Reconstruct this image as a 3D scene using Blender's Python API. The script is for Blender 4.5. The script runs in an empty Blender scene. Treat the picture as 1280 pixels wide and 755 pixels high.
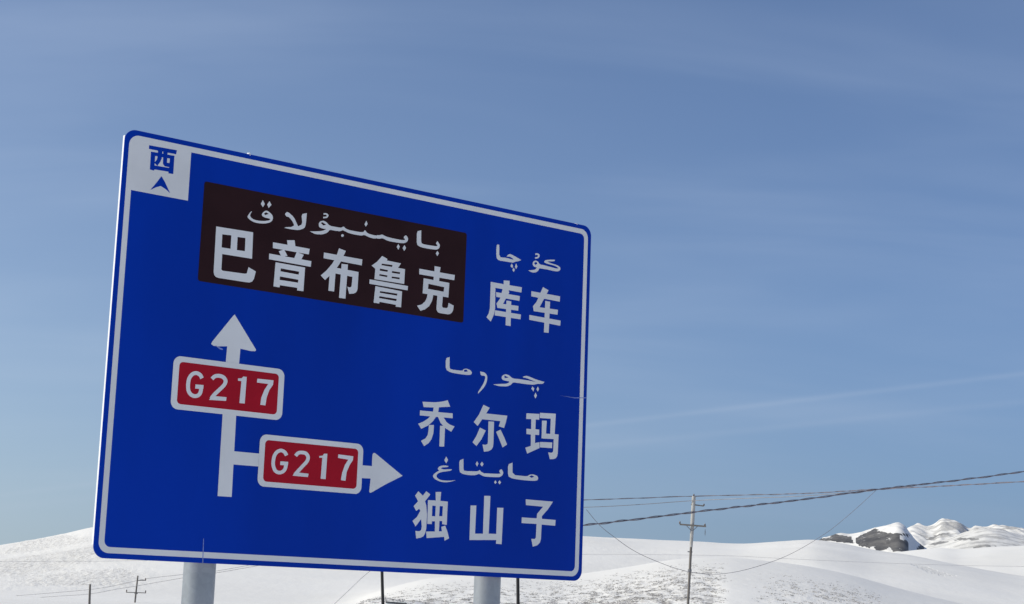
import bpy, bmesh, math, random
import numpy as np
from mathutils import Vector, Matrix
from mathutils.geometry import tessellate_polygon
random.seed(7); rng=np.random.default_rng(7)

CAM_AXES=[[0.999363, -0.006216, 0.035133], [-0.035678, -0.174099, 0.984082], [-0.0, 0.984708, 0.17421]]
SIGN_BL=[-2.7666, 11.6959, 0.216]
SIGN_DIR=[0.790709, 0.612192, -0.0]
RECT={'s1': [0.496, 1.0595, 1.3995, 1.4372], 's1r': [0.543, 1.0982, 1.3527, 1.3984], 's2': [1.2271, 0.5677, 2.1224, 0.9462], 's2r': [1.2723, 0.6049, 2.0775, 0.9066], 'brown': [0.6418, 1.9953, 3.0123, 2.7309], 'west': [0.065, 2.5642, 0.5205, 2.9135]}
GLYPH={
 'ba':[([(0.7599,2.4142),(1.0648,2.4199),(1.0691,2.2219),(0.8232,2.2196),(0.8244,2.1061),(0.8336,2.0976),(1.0179,2.1022),(1.0334,2.1073),(1.0371,2.1221),(1.0443,2.1553),(1.1073,2.1325),(1.0954,2.0751),(1.0825,2.0540),(1.0617,2.0438),(1.0341,2.0413),(0.8028,2.0402),(0.7831,2.0451),(0.7698,2.0579),(0.7636,2.0780)],[[(0.8132,2.3642),(0.8874,2.3684),(0.8880,2.2684),(0.8145,2.2668)],[(0.9388,2.3646),(1.0043,2.3680),(1.0063,2.2691),(0.9400,2.2673)]])],
 'yin':[([(1.2362,2.3724),(1.3611,2.3729),(1.3537,2.4067),(1.4190,2.4171),(1.4278,2.3731),(1.5536,2.3721),(1.5482,2.3289),(1.2377,2.3290)],[]),([(1.2887,2.3125),(1.3338,2.3337),(1.3652,2.2896),(1.3152,2.2754)],[]),([(1.4430,2.3314),(1.5051,2.3190),(1.4842,2.2768),(1.4225,2.2752)],[]),([(1.2098,2.2829),(1.5736,2.2807),(1.5713,2.2368),(1.2106,2.2402)],[]),([(1.2678,2.2258),(1.5224,2.2242),(1.5195,2.0427),(1.4644,2.0413),(1.4660,2.0609),(1.3152,2.0599),(1.3142,2.0425),(1.2622,2.0434)],[[(1.3150,2.1867),(1.4726,2.1852),(1.4708,2.1616),(1.3139,2.1642)],[(1.3118,2.1253),(1.4707,2.1235),(1.4697,2.1004),(1.3110,2.0991)]])],
 'bu':[([(1.6797,2.3639),(2.0267,2.3632),(2.0241,2.3161),(1.6795,2.3199)],[]),([(1.8114,2.4174),(1.8734,2.4060),(1.8519,2.3563),(1.8297,2.3080),(1.7984,2.2591),(1.7630,2.2177),(1.7347,2.1873),(1.7028,2.1552),(1.6633,2.1847),(1.7095,2.2281),(1.7585,2.2893),(1.7824,2.3324),(1.8001,2.3780)],[]),([(1.7715,2.2636),(1.9980,2.2604),(1.9966,2.1296),(1.9916,2.1091),(1.9786,2.0947),(1.9621,2.0871),(1.9242,2.0791),(1.9041,2.1316),(1.9272,2.1297),(1.9391,2.1366),(1.9422,2.1483),(1.9451,2.2148),(1.7918,2.2187),(1.7885,2.0785),(1.7378,2.0779),(1.7403,2.1947)],[]),([(1.8416,2.3005),(1.8989,2.3039),(1.8922,2.0379),(1.8351,2.0365)],[])],
 'lu':[([(2.2070,2.4181),(2.2571,2.4022),(2.2523,2.3894),(2.3860,2.3867),(2.3601,2.3469),(2.4261,2.3466),(2.4246,2.2280),(2.1465,2.2261),(2.1495,2.3087),(2.1138,2.3281),(2.1604,2.3640)],[[(2.2072,2.3574),(2.3078,2.3617),(2.3034,2.3457),(2.2044,2.3447)],[(2.1922,2.3163),(2.2659,2.3154),(2.2630,2.3005),(2.1912,2.2998)],[(2.1908,2.2732),(2.2652,2.2722),(2.2623,2.2585),(2.1888,2.2597)],[(2.3059,2.3139),(2.3809,2.3152),(2.3797,2.3005),(2.3039,2.2991)],[(2.3059,2.2705),(2.3801,2.2726),(2.3789,2.2584),(2.3047,2.2574)]]),([(2.1023,2.2183),(2.4616,2.2164),(2.4594,2.1823),(2.1020,2.1836)],[]),([(2.1583,2.1730),(2.4079,2.1669),(2.4054,2.0400),(2.3552,2.0386),(2.3567,2.0535),(2.2021,2.0558),(2.2013,2.0424),(2.1495,2.0420)],[[(2.2024,2.1404),(2.3650,2.1424),(2.3623,2.1263),(2.2013,2.1269)],[(2.1985,2.0997),(2.3610,2.1002),(2.3584,2.0828),(2.1974,2.0847)]])],
 'ke':[([(2.5613,2.3705),(2.7084,2.3706),(2.7077,2.4130),(2.7661,2.4128),(2.7598,2.3705),(2.9088,2.3705),(2.9054,2.3279),(2.5637,2.3261)],[]),([(2.7040,2.3661),(2.7591,2.3678),(2.7583,2.2936),(2.7024,2.2939)],[]),([(2.6072,2.3006),(2.8581,2.2984),(2.8540,2.1803),(2.6038,2.1788)],[[(2.6552,2.2627),(2.8099,2.2577),(2.8060,2.2200),(2.6531,2.2219)]]),([(2.6518,2.1855),(2.7058,2.1866),(2.7047,2.1641),(2.6958,2.1277),(2.6726,2.0862),(2.6320,2.0540),(2.5909,2.0370),(2.5561,2.0736),(2.5995,2.0890),(2.6324,2.1190),(2.6461,2.1496)],[]),([(2.7469,2.1860),(2.8005,2.1870),(2.7962,2.1042),(2.7999,2.0945),(2.8117,2.0909),(2.8429,2.0926),(2.8534,2.1011),(2.8586,2.1371),(2.9104,2.1216),(2.9059,2.0856),(2.8953,2.0636),(2.8787,2.0498),(2.8571,2.0444),(2.7753,2.0438),(2.7571,2.0497),(2.7455,2.0641),(2.7430,2.0829)],[])],
 'ku':[([(3.2719,2.3679),(3.4053,2.3671),(3.4039,2.3985),(3.4645,2.4044),(3.4661,2.3678),(3.5960,2.3685),(3.5907,2.3244),(3.3219,2.3255),(3.3263,2.1562),(3.3198,2.1127),(3.3084,2.0856),(3.2872,2.0421),(3.2422,2.0724),(3.2618,2.1022),(3.2737,2.1491)],[]),([(3.3306,2.2907),(3.5776,2.2926),(3.5743,2.2518),(3.3345,2.2525)],[]),([(3.4026,2.3495),(3.4549,2.3312),(3.4661,2.3057),(3.4520,2.2848),(3.4110,2.2122),(3.3889,2.1817),(3.3507,2.1623),(3.3385,2.1977),(3.3733,2.2424)],[]),([(3.3418,2.2027),(3.5668,2.2076),(3.5650,2.1682),(3.3486,2.1632)],[]),([(3.4399,2.2356),(3.4900,2.2367),(3.4920,2.0309),(3.4398,2.0316)],[]),([(3.3256,2.1402),(3.5951,2.1406),(3.5918,2.0999),(3.3254,2.0981)],[])],
 'che':[([(3.6973,2.3503),(4.0056,2.3497),(4.0037,2.3042),(3.6976,2.3068)],[]),([(3.8187,2.4024),(3.8788,2.3835),(3.7925,2.2328),(3.7750,2.2101),(3.7319,2.1881),(3.7193,2.2275),(3.7543,2.2671)],[]),([(3.7194,2.2258),(3.9870,2.2327),(3.9835,2.1901),(3.7283,2.1865)],[]),([(3.8477,2.2898),(3.8997,2.2893),(3.8948,2.0255),(3.8439,2.0237)],[]),([(3.6839,2.1488),(4.0189,2.1451),(4.0169,2.1010),(3.6842,2.1084)],[])],
 'xi':[([(0.1886,2.9105),(0.4064,2.9158),(0.4018,2.8852),(0.1886,2.8839)],[]),([(0.2062,2.8673),(0.3899,2.8715),(0.3906,2.7374),(0.3528,2.7354),(0.3526,2.7472),(0.2413,2.7434),(0.2407,2.7341),(0.2078,2.7365)],[[(0.2407,2.8420),(0.3558,2.8447),(0.3556,2.7756),(0.2412,2.7724)]]),([(0.2593,2.9116),(0.2942,2.9116),(0.2921,2.8332),(0.2830,2.8069),(0.2632,2.7737),(0.2374,2.7910),(0.2556,2.8169),(0.2598,2.8366)],[]),([(0.3002,2.9127),(0.3339,2.9122),(0.3352,2.8123),(0.3370,2.8103),(0.3651,2.8110),(0.3645,2.7802),(0.3192,2.7816),(0.3053,2.7955)],[])],
 'north_arrow':[([(0.3004,2.7053),(0.3308,2.6671),(0.3758,2.5947),(0.3396,2.6174),(0.3011,2.6326),(0.2650,2.6174),(0.2227,2.5895),(0.2628,2.6460)],[])],
 'qiao':[([(2.6493,1.3239),(2.7643,1.3313),(2.8283,1.3418),(2.8910,1.3599),(2.9181,1.3113),(2.8091,1.2965),(2.8042,1.2532),(2.7542,1.2513),(2.7579,1.2897),(2.6635,1.2833)],[]),([(2.6297,1.2538),(2.9447,1.2608),(2.9466,1.2227),(2.6304,1.2149)],[]),([(2.7422,1.2355),(2.7979,1.2379),(2.7579,1.1815),(2.7101,1.1422),(2.6494,1.1122),(2.6178,1.1482),(2.6730,1.1736),(2.7141,1.2019)],[]),([(2.7904,1.2431),(2.8485,1.2310),(2.8868,1.1877),(2.9203,1.1702),(2.9680,1.1599),(2.9376,1.1148),(2.8749,1.1397),(2.8298,1.1765)],[]),([(2.7204,1.1489),(2.7680,1.1521),(2.7664,1.0890),(2.7511,1.0411),(2.7245,1.0069),(2.6834,0.9802),(2.6517,1.0180),(2.6942,1.0420),(2.7126,1.0697),(2.7180,1.1022)],[]),([(2.8274,1.1529),(2.8756,1.1544),(2.8753,0.9923),(2.8288,0.9896)],[])],
 'er':[([(3.2460,1.3592),(3.3098,1.3415),(3.2769,1.2922),(3.4922,1.2947),(3.4794,1.2404),(3.4626,1.1919),(3.4091,1.2008),(3.4223,1.2441),(3.2382,1.2419),(3.1963,1.1844),(3.1564,1.2116),(3.2031,1.2743)],[]),([(3.3023,1.2311),(3.3585,1.2340),(3.3605,1.0618),(3.3568,1.0286),(3.3428,1.0078),(3.3135,0.9923),(3.2691,0.9839),(3.2515,1.0406),(3.2814,1.0402),(3.3011,1.0496),(3.3047,1.0689)],[]),([(3.2191,1.1734),(3.2782,1.1549),(3.2384,1.0811),(3.1907,1.0236),(3.1510,1.0498),(3.1855,1.1002)],[]),([(3.3834,1.1535),(3.4277,1.1755),(3.4700,1.1132),(3.4989,1.0616),(3.4546,1.0339),(3.4217,1.0910)],[])],
 'ma':[([(3.6886,1.3330),(3.8250,1.3412),(3.8239,1.2933),(3.7879,1.2918),(3.7873,1.2123),(3.8280,1.2117),(3.8283,1.1671),(3.7869,1.1665),(3.7882,1.0984),(3.8347,1.1085),(3.8367,1.0611),(3.7105,1.0051),(3.6892,1.0518),(3.7450,1.0704),(3.7425,1.1638),(3.6959,1.1645),(3.6941,1.2069),(3.7430,1.2083),(3.7410,1.2904),(3.6883,1.2867)],[]),([(3.8309,1.3510),(3.9985,1.3591),(3.9933,1.1897),(4.0355,1.1897),(4.0321,1.0344),(4.0267,1.0094),(4.0131,0.9912),(3.9896,0.9832),(3.9502,0.9788),(3.9306,1.0334),(3.9639,1.0319),(3.9794,1.0393),(3.9836,1.0549),(3.9846,1.1471),(3.8553,1.1420),(3.8547,1.2888),(3.9043,1.2922),(3.9007,1.1858),(3.9458,1.1867),(3.9462,1.3128),(3.8303,1.3080)],[]),([(3.8408,1.1114),(3.9699,1.1182),(3.9702,1.0710),(3.8403,1.0675)],[])],
 'du':[([(2.6480,0.6274),(2.6932,0.5961),(2.7230,0.6325),(2.7630,0.6105),(2.7152,0.5545),(2.7290,0.5210),(2.7397,0.4530),(2.7381,0.3500),(2.7298,0.3096),(2.7136,0.2832),(2.6862,0.2721),(2.6482,0.2645),(2.6367,0.3217),(2.6731,0.3209),(2.6901,0.3303),(2.6955,0.3591),(2.6854,0.4155),(2.6363,0.3558),(2.6062,0.3967),(2.6462,0.4303),(2.6751,0.4776),(2.6637,0.4941),(2.6368,0.4742),(2.6103,0.5107),(2.6501,0.5503),(2.6199,0.5912)],[]),([(2.7428,0.5649),(2.8171,0.5668),(2.8129,0.6328),(2.8648,0.6364),(2.8613,0.5668),(2.9330,0.5656),(2.9316,0.3837),(2.8870,0.3881),(2.8873,0.4111),(2.8602,0.4113),(2.8594,0.3309),(2.8878,0.3324),(2.8810,0.3665),(2.9176,0.3783),(2.9414,0.3324),(2.9598,0.2816),(2.9179,0.2611),(2.9114,0.2906),(2.7458,0.2723),(2.7375,0.3226),(2.8206,0.3271),(2.8178,0.4060),(2.7896,0.4044),(2.7879,0.3825),(2.7456,0.3818)],[[(2.7862,0.5247),(2.8188,0.5247),(2.8184,0.4444),(2.7867,0.4445)],[(2.8576,0.5262),(2.8878,0.5267),(2.8863,0.4484),(2.8553,0.4480)]])],
 'shan':[([(3.1564,0.5495),(3.2136,0.5531),(3.2110,0.3310),(3.2897,0.3352),(3.2889,0.6347),(3.3501,0.6375),(3.3466,0.3382),(3.4223,0.3403),(3.4231,0.5486),(3.4850,0.5511),(3.4805,0.2614),(3.4236,0.2624),(3.4246,0.2920),(3.1588,0.2785)],[])],
 'zi':[([(3.7113,0.6343),(3.9976,0.6334),(3.9455,0.5666),(3.8851,0.5081),(3.8860,0.4869),(4.0314,0.4862),(4.0282,0.4388),(3.8854,0.4405),(3.8827,0.3246),(3.8731,0.2934),(3.8450,0.2702),(3.8000,0.2578),(3.7825,0.3195),(3.8181,0.3201),(3.8292,0.3315),(3.8320,0.4426),(3.6769,0.4402),(3.6766,0.4862),(3.8318,0.4876),(3.8344,0.5244),(3.8944,0.5861),(3.7157,0.5877)],[])],
 'bayinbulaq':[([(1.0422,2.5748),(1.0404,2.5743),(1.0383,2.5729),(1.0355,2.5705),(1.0329,2.5678),(1.0294,2.5636),(1.0261,2.5592),(1.0225,2.5538),(1.0195,2.5491),(1.0164,2.5437),(1.0139,2.5391),(1.0118,2.5347),(1.0106,2.5317),(1.0110,2.5277),(1.0129,2.5238),(1.0167,2.5194),(1.0212,2.5157),(1.0278,2.5114),(1.0347,2.5078),(1.0430,2.5041),(1.0502,2.5015),(1.0606,2.4989),(1.0709,2.4972),(1.0831,2.4959),(1.0935,2.4955),(1.1077,2.4959),(1.1215,2.4970),(1.1374,2.4989),(1.1505,2.5011),(1.1653,2.5044),(1.1773,2.5079),(1.1887,2.5122),(1.1961,2.5160),(1.2039,2.5208),(1.2097,2.5253),(1.2147,2.5302),(1.2173,2.5341),(1.2198,2.5394),(1.2214,2.5447),(1.2224,2.5508),(1.2225,2.5560),(1.2218,2.5620),(1.2203,2.5670),(1.2179,2.5719),(1.2153,2.5753),(1.2113,2.5794),(1.2071,2.5830),(1.2020,2.5866),(1.1975,2.5893),(1.1918,2.5923),(1.1866,2.5950),(1.1810,2.5976),(1.1765,2.5994),(1.1712,2.6005),(1.1664,2.6007),(1.1614,2.6000),(1.1577,2.5985),(1.1529,2.5958),(1.1483,2.5928),(1.1433,2.5889),(1.1393,2.5852),(1.1351,2.5804),(1.1321,2.5759),(1.1297,2.5709),(1.1285,2.5668),(1.1288,2.5623),(1.1305,2.5586),(1.1337,2.5550),(1.1377,2.5527),(1.1437,2.5504),(1.1499,2.5487),(1.1576,2.5474),(1.1643,2.5468),(1.1721,2.5462),(1.1789,2.5459),(1.1856,2.5456),(1.1904,2.5456),(1.1952,2.5450),(1.1985,2.5440),(1.2009,2.5426),(1.2018,2.5410),(1.2008,2.5387),(1.1981,2.5362),(1.1934,2.5333),(1.1881,2.5306),(1.1795,2.5275),(1.1703,2.5247),(1.1589,2.5218),(1.1486,2.5196),(1.1354,2.5175),(1.1233,2.5159),(1.1101,2.5148),(1.0997,2.5143),(1.0877,2.5144),(1.0777,2.5149),(1.0679,2.5161),(1.0612,2.5175),(1.0536,2.5201),(1.0473,2.5230),(1.0413,2.5268),(1.0372,2.5303),(1.0337,2.5350),(1.0318,2.5394),(1.0310,2.5443),(1.0317,2.5482),(1.0332,2.5532),(1.0351,2.5577),(1.0377,2.5626),(1.0402,2.5665),(1.0423,2.5702),(1.0432,2.5727),(1.0432,2.5744)],[[(1.1450,2.5742),(1.1621,2.5879),(1.1862,2.5802),(1.1572,2.5660)]]),([(1.1287,2.6753),(1.1472,2.6475),(1.1324,2.6215),(1.1138,2.6437)],[]),([(1.1849,2.6763),(1.2034,2.6512),(1.1813,2.6239),(1.1674,2.6490)],[]),([(1.3393,2.6202),(1.3554,2.6181),(1.3898,2.5983),(1.4087,2.5799),(1.4310,2.5445),(1.4394,2.5315),(1.4424,2.5281),(1.4503,2.5319),(1.4710,2.5466),(1.4752,2.5661),(1.4673,2.6102),(1.4739,2.6281),(1.5106,2.6409),(1.5083,2.5733),(1.5058,2.5496),(1.5002,2.5290),(1.4884,2.5175),(1.4588,2.5033),(1.4352,2.4978),(1.3939,2.4954),(1.3687,2.4950),(1.3229,2.4965),(1.3388,2.5037),(1.3510,2.5068),(1.3754,2.5109),(1.3889,2.5158),(1.4047,2.5265),(1.4049,2.5369),(1.3898,2.5576),(1.3789,2.5688),(1.3615,2.5817),(1.3521,2.5858),(1.3411,2.5852),(1.3341,2.5885),(1.3238,2.5989),(1.3251,2.6068)],[]),([(1.6580,2.6535),(1.6627,2.6545),(1.6675,2.6556),(1.6718,2.6566),(1.6754,2.6572),(1.6781,2.6572),(1.6808,2.6566),(1.6837,2.6555),(1.6862,2.6542),(1.6876,2.6530),(1.6879,2.6527),(1.6878,2.6520),(1.6872,2.6502),(1.6859,2.6479),(1.6841,2.6457),(1.6820,2.6441),(1.6788,2.6426),(1.6739,2.6411),(1.6679,2.6397),(1.6615,2.6382),(1.6553,2.6366),(1.6573,2.6252),(1.6633,2.6267),(1.6697,2.6281),(1.6762,2.6297),(1.6826,2.6317),(1.6885,2.6344),(1.6934,2.6383),(1.6971,2.6426),(1.6997,2.6472),(1.7012,2.6519),(1.7011,2.6568),(1.6988,2.6611),(1.6952,2.6641),(1.6910,2.6664),(1.6864,2.6681),(1.6814,2.6691),(1.6761,2.6691),(1.6708,2.6683),(1.6658,2.6672),(1.6611,2.6661),(1.6566,2.6651)],[]),([(1.6517,2.6054),(1.6641,2.6064),(1.6802,2.6027),(1.6931,2.5959),(1.7099,2.5820),(1.7340,2.5767),(1.7788,2.5772),(1.8020,2.5777),(1.8164,2.5787),(1.8263,2.5823),(1.8371,2.5905),(1.8453,2.5908),(1.8554,2.5832),(1.8659,2.5786),(1.8823,2.5743),(1.9079,2.5724),(1.9566,2.5720),(1.9860,2.5729),(2.0120,2.5758),(2.0252,2.5810),(2.0358,2.5957),(2.0574,2.5784),(2.0752,2.5724),(2.1050,2.5697),(2.1232,2.5691),(2.1397,2.5703),(2.1465,2.5655),(2.1473,2.5521),(2.1385,2.5459),(2.1155,2.5436),(2.0973,2.5440),(2.0741,2.5473),(2.0577,2.5508),(2.0394,2.5562),(2.0265,2.5558),(2.0122,2.5493),(1.9886,2.5466),(1.9430,2.5462),(1.9148,2.5471),(1.8888,2.5499),(1.8688,2.5540),(1.8442,2.5617),(1.8303,2.5614),(1.8195,2.5529),(1.8040,2.5491),(1.7752,2.5477),(1.7539,2.5471),(1.7284,2.5471),(1.7149,2.5417),(1.7063,2.5278),(1.6932,2.5175),(1.6686,2.5052),(1.6454,2.4984),(1.6110,2.4933),(1.5862,2.4945),(1.5462,2.5056),(1.5938,2.5134),(1.6182,2.5181),(1.6462,2.5247),(1.6644,2.5317),(1.6899,2.5474),(1.6591,2.5462),(1.6447,2.5471),(1.6303,2.5502),(1.6234,2.5572),(1.6202,2.5719),(1.6215,2.5819),(1.6277,2.5926),(1.6362,2.5993)],[[(1.6361,2.5866),(1.6512,2.5943),(1.6871,2.5795),(1.6594,2.5706)]]),([(1.8290,2.5282),(1.8334,2.5307),(1.8375,2.5314),(1.8420,2.5303),(1.8457,2.5279),(1.8479,2.5243),(1.8479,2.5207),(1.8457,2.5165),(1.8421,2.5129),(1.8375,2.5103),(1.8334,2.5097),(1.8291,2.5108),(1.8257,2.5133),(1.8238,2.5168),(1.8238,2.5204),(1.8257,2.5246)],[]),([(2.0447,2.6712),(2.0579,2.6482),(2.0429,2.6240),(2.0290,2.6408)],[]),([(2.1418,2.5674),(2.1485,2.5739),(2.1666,2.5763),(2.1790,2.5796),(2.1924,2.5854),(2.2044,2.5855),(2.2215,2.5799),(2.2379,2.5767),(2.2626,2.5742),(2.2893,2.5729),(2.3325,2.5720),(2.3616,2.5722),(2.3926,2.5738),(2.4071,2.5764),(2.4130,2.5816),(2.4109,2.5862),(2.3996,2.5928),(2.4004,2.6008),(2.4136,2.6148),(2.4240,2.6149),(2.4373,2.6013),(2.4415,2.5906),(2.4392,2.5771),(2.4324,2.5674),(2.4174,2.5564),(2.4006,2.5506),(2.3729,2.5470),(2.3377,2.5453),(2.2762,2.5446),(2.2410,2.5477),(2.2130,2.5562),(2.1961,2.5574),(2.1812,2.5519),(2.1682,2.5493),(2.1500,2.5482),(2.1426,2.5533)],[]),([(2.3515,2.5369),(2.3665,2.5159),(2.3541,2.4907),(2.3374,2.5114)],[]),([(2.4096,2.5368),(2.4258,2.5159),(2.4094,2.4900),(2.3928,2.5107)],[]),([(2.5222,2.6462),(2.5288,2.6678),(2.5623,2.6799),(2.5659,2.5964),(2.5719,2.5768),(2.5902,2.5722),(2.6166,2.5716),(2.6928,2.5739),(2.7168,2.5764),(2.7281,2.5848),(2.7121,2.5940),(2.7113,2.6001),(2.7234,2.6187),(2.7458,2.5958),(2.7494,2.5859),(2.7448,2.5684),(2.7395,2.5607),(2.7254,2.5509),(2.7071,2.5472),(2.6563,2.5438),(2.6278,2.5432),(2.5771,2.5442),(2.5562,2.5473),(2.5323,2.5571),(2.5248,2.5788)],[]),([(2.7265,2.5395),(2.7428,2.5230),(2.7287,2.4972),(2.7129,2.5160)],[])],
 'kuqa':[([(3.3176,2.6587),(3.3200,2.6812),(3.3285,2.6880),(3.3344,2.6889),(3.3434,2.6849),(3.3468,2.6638),(3.3481,2.6044),(3.3644,2.5857),(3.4124,2.5892),(3.4408,2.5894),(3.4782,2.5865),(3.4923,2.5865),(3.4991,2.5908),(3.4692,2.6030),(3.4544,2.6051),(3.4248,2.6013),(3.4365,2.6159),(3.4443,2.6216),(3.4589,2.6277),(3.4776,2.6259),(3.5193,2.6143),(3.5420,2.6073),(3.5776,2.5948),(3.5531,2.5830),(3.5408,2.5786),(3.5223,2.5743),(3.5125,2.5703),(3.5016,2.5627),(3.4856,2.5600),(3.4484,2.5594),(3.4175,2.5587),(3.3621,2.5571),(3.3388,2.5608),(3.3242,2.5734),(3.3189,2.5979)],[]),([(3.4809,2.5526),(3.4961,2.5324),(3.4876,2.5137),(3.4684,2.5282)],[]),([(3.5261,2.5594),(3.5415,2.5343),(3.5281,2.5123),(3.5149,2.5303)],[]),([(3.5029,2.5210),(3.5161,2.5030),(3.5045,2.4838),(3.4895,2.4990)],[]),([(3.7265,2.6605),(3.7308,2.6618),(3.7350,2.6633),(3.7385,2.6645),(3.7410,2.6651),(3.7430,2.6652),(3.7458,2.6647),(3.7495,2.6637),(3.7527,2.6625),(3.7547,2.6612),(3.7551,2.6608),(3.7550,2.6597),(3.7544,2.6571),(3.7528,2.6539),(3.7508,2.6510),(3.7487,2.6490),(3.7461,2.6476),(3.7415,2.6460),(3.7356,2.6445),(3.7290,2.6428),(3.7226,2.6410),(3.7257,2.6285),(3.7318,2.6302),(3.7382,2.6318),(3.7451,2.6336),(3.7520,2.6361),(3.7585,2.6397),(3.7637,2.6445),(3.7675,2.6498),(3.7701,2.6552),(3.7714,2.6607),(3.7710,2.6662),(3.7677,2.6709),(3.7630,2.6740),(3.7577,2.6762),(3.7523,2.6776),(3.7467,2.6784),(3.7409,2.6782),(3.7354,2.6770),(3.7307,2.6754),(3.7268,2.6740),(3.7229,2.6728)],[]),([(3.7227,2.6118),(3.7338,2.6140),(3.7481,2.6122),(3.7589,2.6062),(3.7719,2.5926),(3.7847,2.5877),(3.8044,2.5887),(3.8318,2.5878),(3.8823,2.5846),(3.9149,2.5825),(3.9475,2.5802),(3.9649,2.5811),(3.9808,2.5875),(3.9490,2.5986),(3.9159,2.6031),(3.8545,2.6066),(3.8283,2.6105),(3.8226,2.6167),(3.8238,2.6225),(3.8324,2.6309),(3.8470,2.6368),(3.8755,2.6434),(3.8980,2.6474),(3.9381,2.6523),(3.9335,2.6417),(3.9152,2.6359),(3.8554,2.6260),(3.8807,2.6188),(3.9035,2.6155),(3.9434,2.6124),(3.9678,2.6083),(3.9899,2.6008),(3.9988,2.5928),(3.9993,2.5800),(3.9939,2.5711),(3.9798,2.5613),(3.9657,2.5570),(3.9440,2.5558),(3.9156,2.5557),(3.8651,2.5567),(3.8285,2.5568),(3.7856,2.5561),(3.7683,2.5518),(3.7669,2.5417),(3.7603,2.5326),(3.7448,2.5196),(3.7304,2.5131),(3.7093,2.5094),(3.6905,2.5102),(3.6532,2.5184),(3.6800,2.5244),(3.6972,2.5286),(3.7218,2.5350),(3.7347,2.5420),(3.7465,2.5575),(3.7216,2.5596),(3.7113,2.5636),(3.7027,2.5722),(3.7003,2.5812),(3.7025,2.5957),(3.7088,2.6043)],[[(3.7147,2.5916),(3.7361,2.6046),(3.7507,2.5899),(3.7284,2.5766)]])],
 'qorma':[([(2.8560,1.6725),(2.8625,1.6933),(2.8925,1.7062),(2.8947,1.6373),(2.8985,1.6177),(2.9085,1.6104),(2.9342,1.6082),(3.0014,1.6087),(3.0255,1.6118),(3.0303,1.6208),(3.0376,1.6254),(3.0547,1.6301),(3.0686,1.6303),(3.0932,1.6260),(3.1051,1.6207),(3.1162,1.6092),(3.1177,1.6019),(3.1112,1.5913),(3.1021,1.5865),(3.0814,1.5828),(3.0594,1.5813),(3.0144,1.5806),(2.9809,1.5809),(2.9257,1.5827),(2.8978,1.5870),(2.8692,1.5984),(2.8587,1.6197)],[[(3.0359,1.6166),(3.0620,1.6250),(3.0791,1.6104),(3.0439,1.6031)]]),([(3.1997,1.6237),(3.2328,1.6219),(3.2475,1.6178),(3.2611,1.6087),(3.2683,1.6001),(3.2729,1.5873),(3.2735,1.5738),(3.2705,1.5523),(3.2646,1.5350),(3.2525,1.5126),(3.2403,1.4957),(3.2216,1.4753),(3.2083,1.4620),(3.1873,1.4433),(3.1859,1.4523),(3.1928,1.4649),(3.2112,1.4906),(3.2239,1.5095),(3.2376,1.5322),(3.2456,1.5496),(3.2521,1.5715),(3.2535,1.5831),(3.2505,1.5907),(3.2403,1.5933),(3.2173,1.5921),(3.2064,1.5987)],[]),([(3.4583,1.6294),(3.4703,1.6299),(3.4901,1.6263),(3.5035,1.6209),(3.5239,1.6079),(3.5449,1.6039),(3.5879,1.6049),(3.6177,1.6052),(3.6643,1.6050),(3.6910,1.6044),(3.7246,1.6028),(3.7434,1.6021),(3.7739,1.6019),(3.6935,1.6185),(3.6657,1.6229),(3.6346,1.6237),(3.6475,1.6331),(3.6574,1.6369),(3.6772,1.6409),(3.7030,1.6380),(3.7605,1.6253),(3.7973,1.6190),(3.8676,1.6107),(3.8523,1.5960),(3.8373,1.5913),(3.8036,1.5882),(3.7847,1.5848),(3.7614,1.5775),(3.7392,1.5745),(3.6957,1.5725),(3.6657,1.5719),(3.6191,1.5722),(3.5904,1.5724),(3.5507,1.5729),(3.5333,1.5682),(3.5208,1.5538),(3.5080,1.5455),(3.4822,1.5349),(3.4584,1.5302),(3.4129,1.5267),(3.3852,1.5271),(3.3351,1.5331),(3.3931,1.5428),(3.4195,1.5466),(3.4553,1.5510),(3.4736,1.5553),(3.4929,1.5639),(3.4999,1.5685),(3.5013,1.5739),(3.4913,1.5760),(3.4601,1.5771),(3.4444,1.5789),(3.4285,1.5831),(3.4223,1.5888),(3.4194,1.6015),(3.4221,1.6091),(3.4331,1.6195),(3.4421,1.6245)],[[(3.4458,1.6186),(3.4916,1.6072),(3.4500,1.5972)]]),([(3.7431,1.5608),(3.7617,1.5444),(3.7532,1.5198),(3.7305,1.5411)],[]),([(3.7978,1.5657),(3.8121,1.5474),(3.7996,1.5228),(3.7848,1.5424)],[]),([(3.7759,1.5129),(3.7920,1.4904),(3.7763,1.4634),(3.7619,1.4864)],[])],
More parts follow.
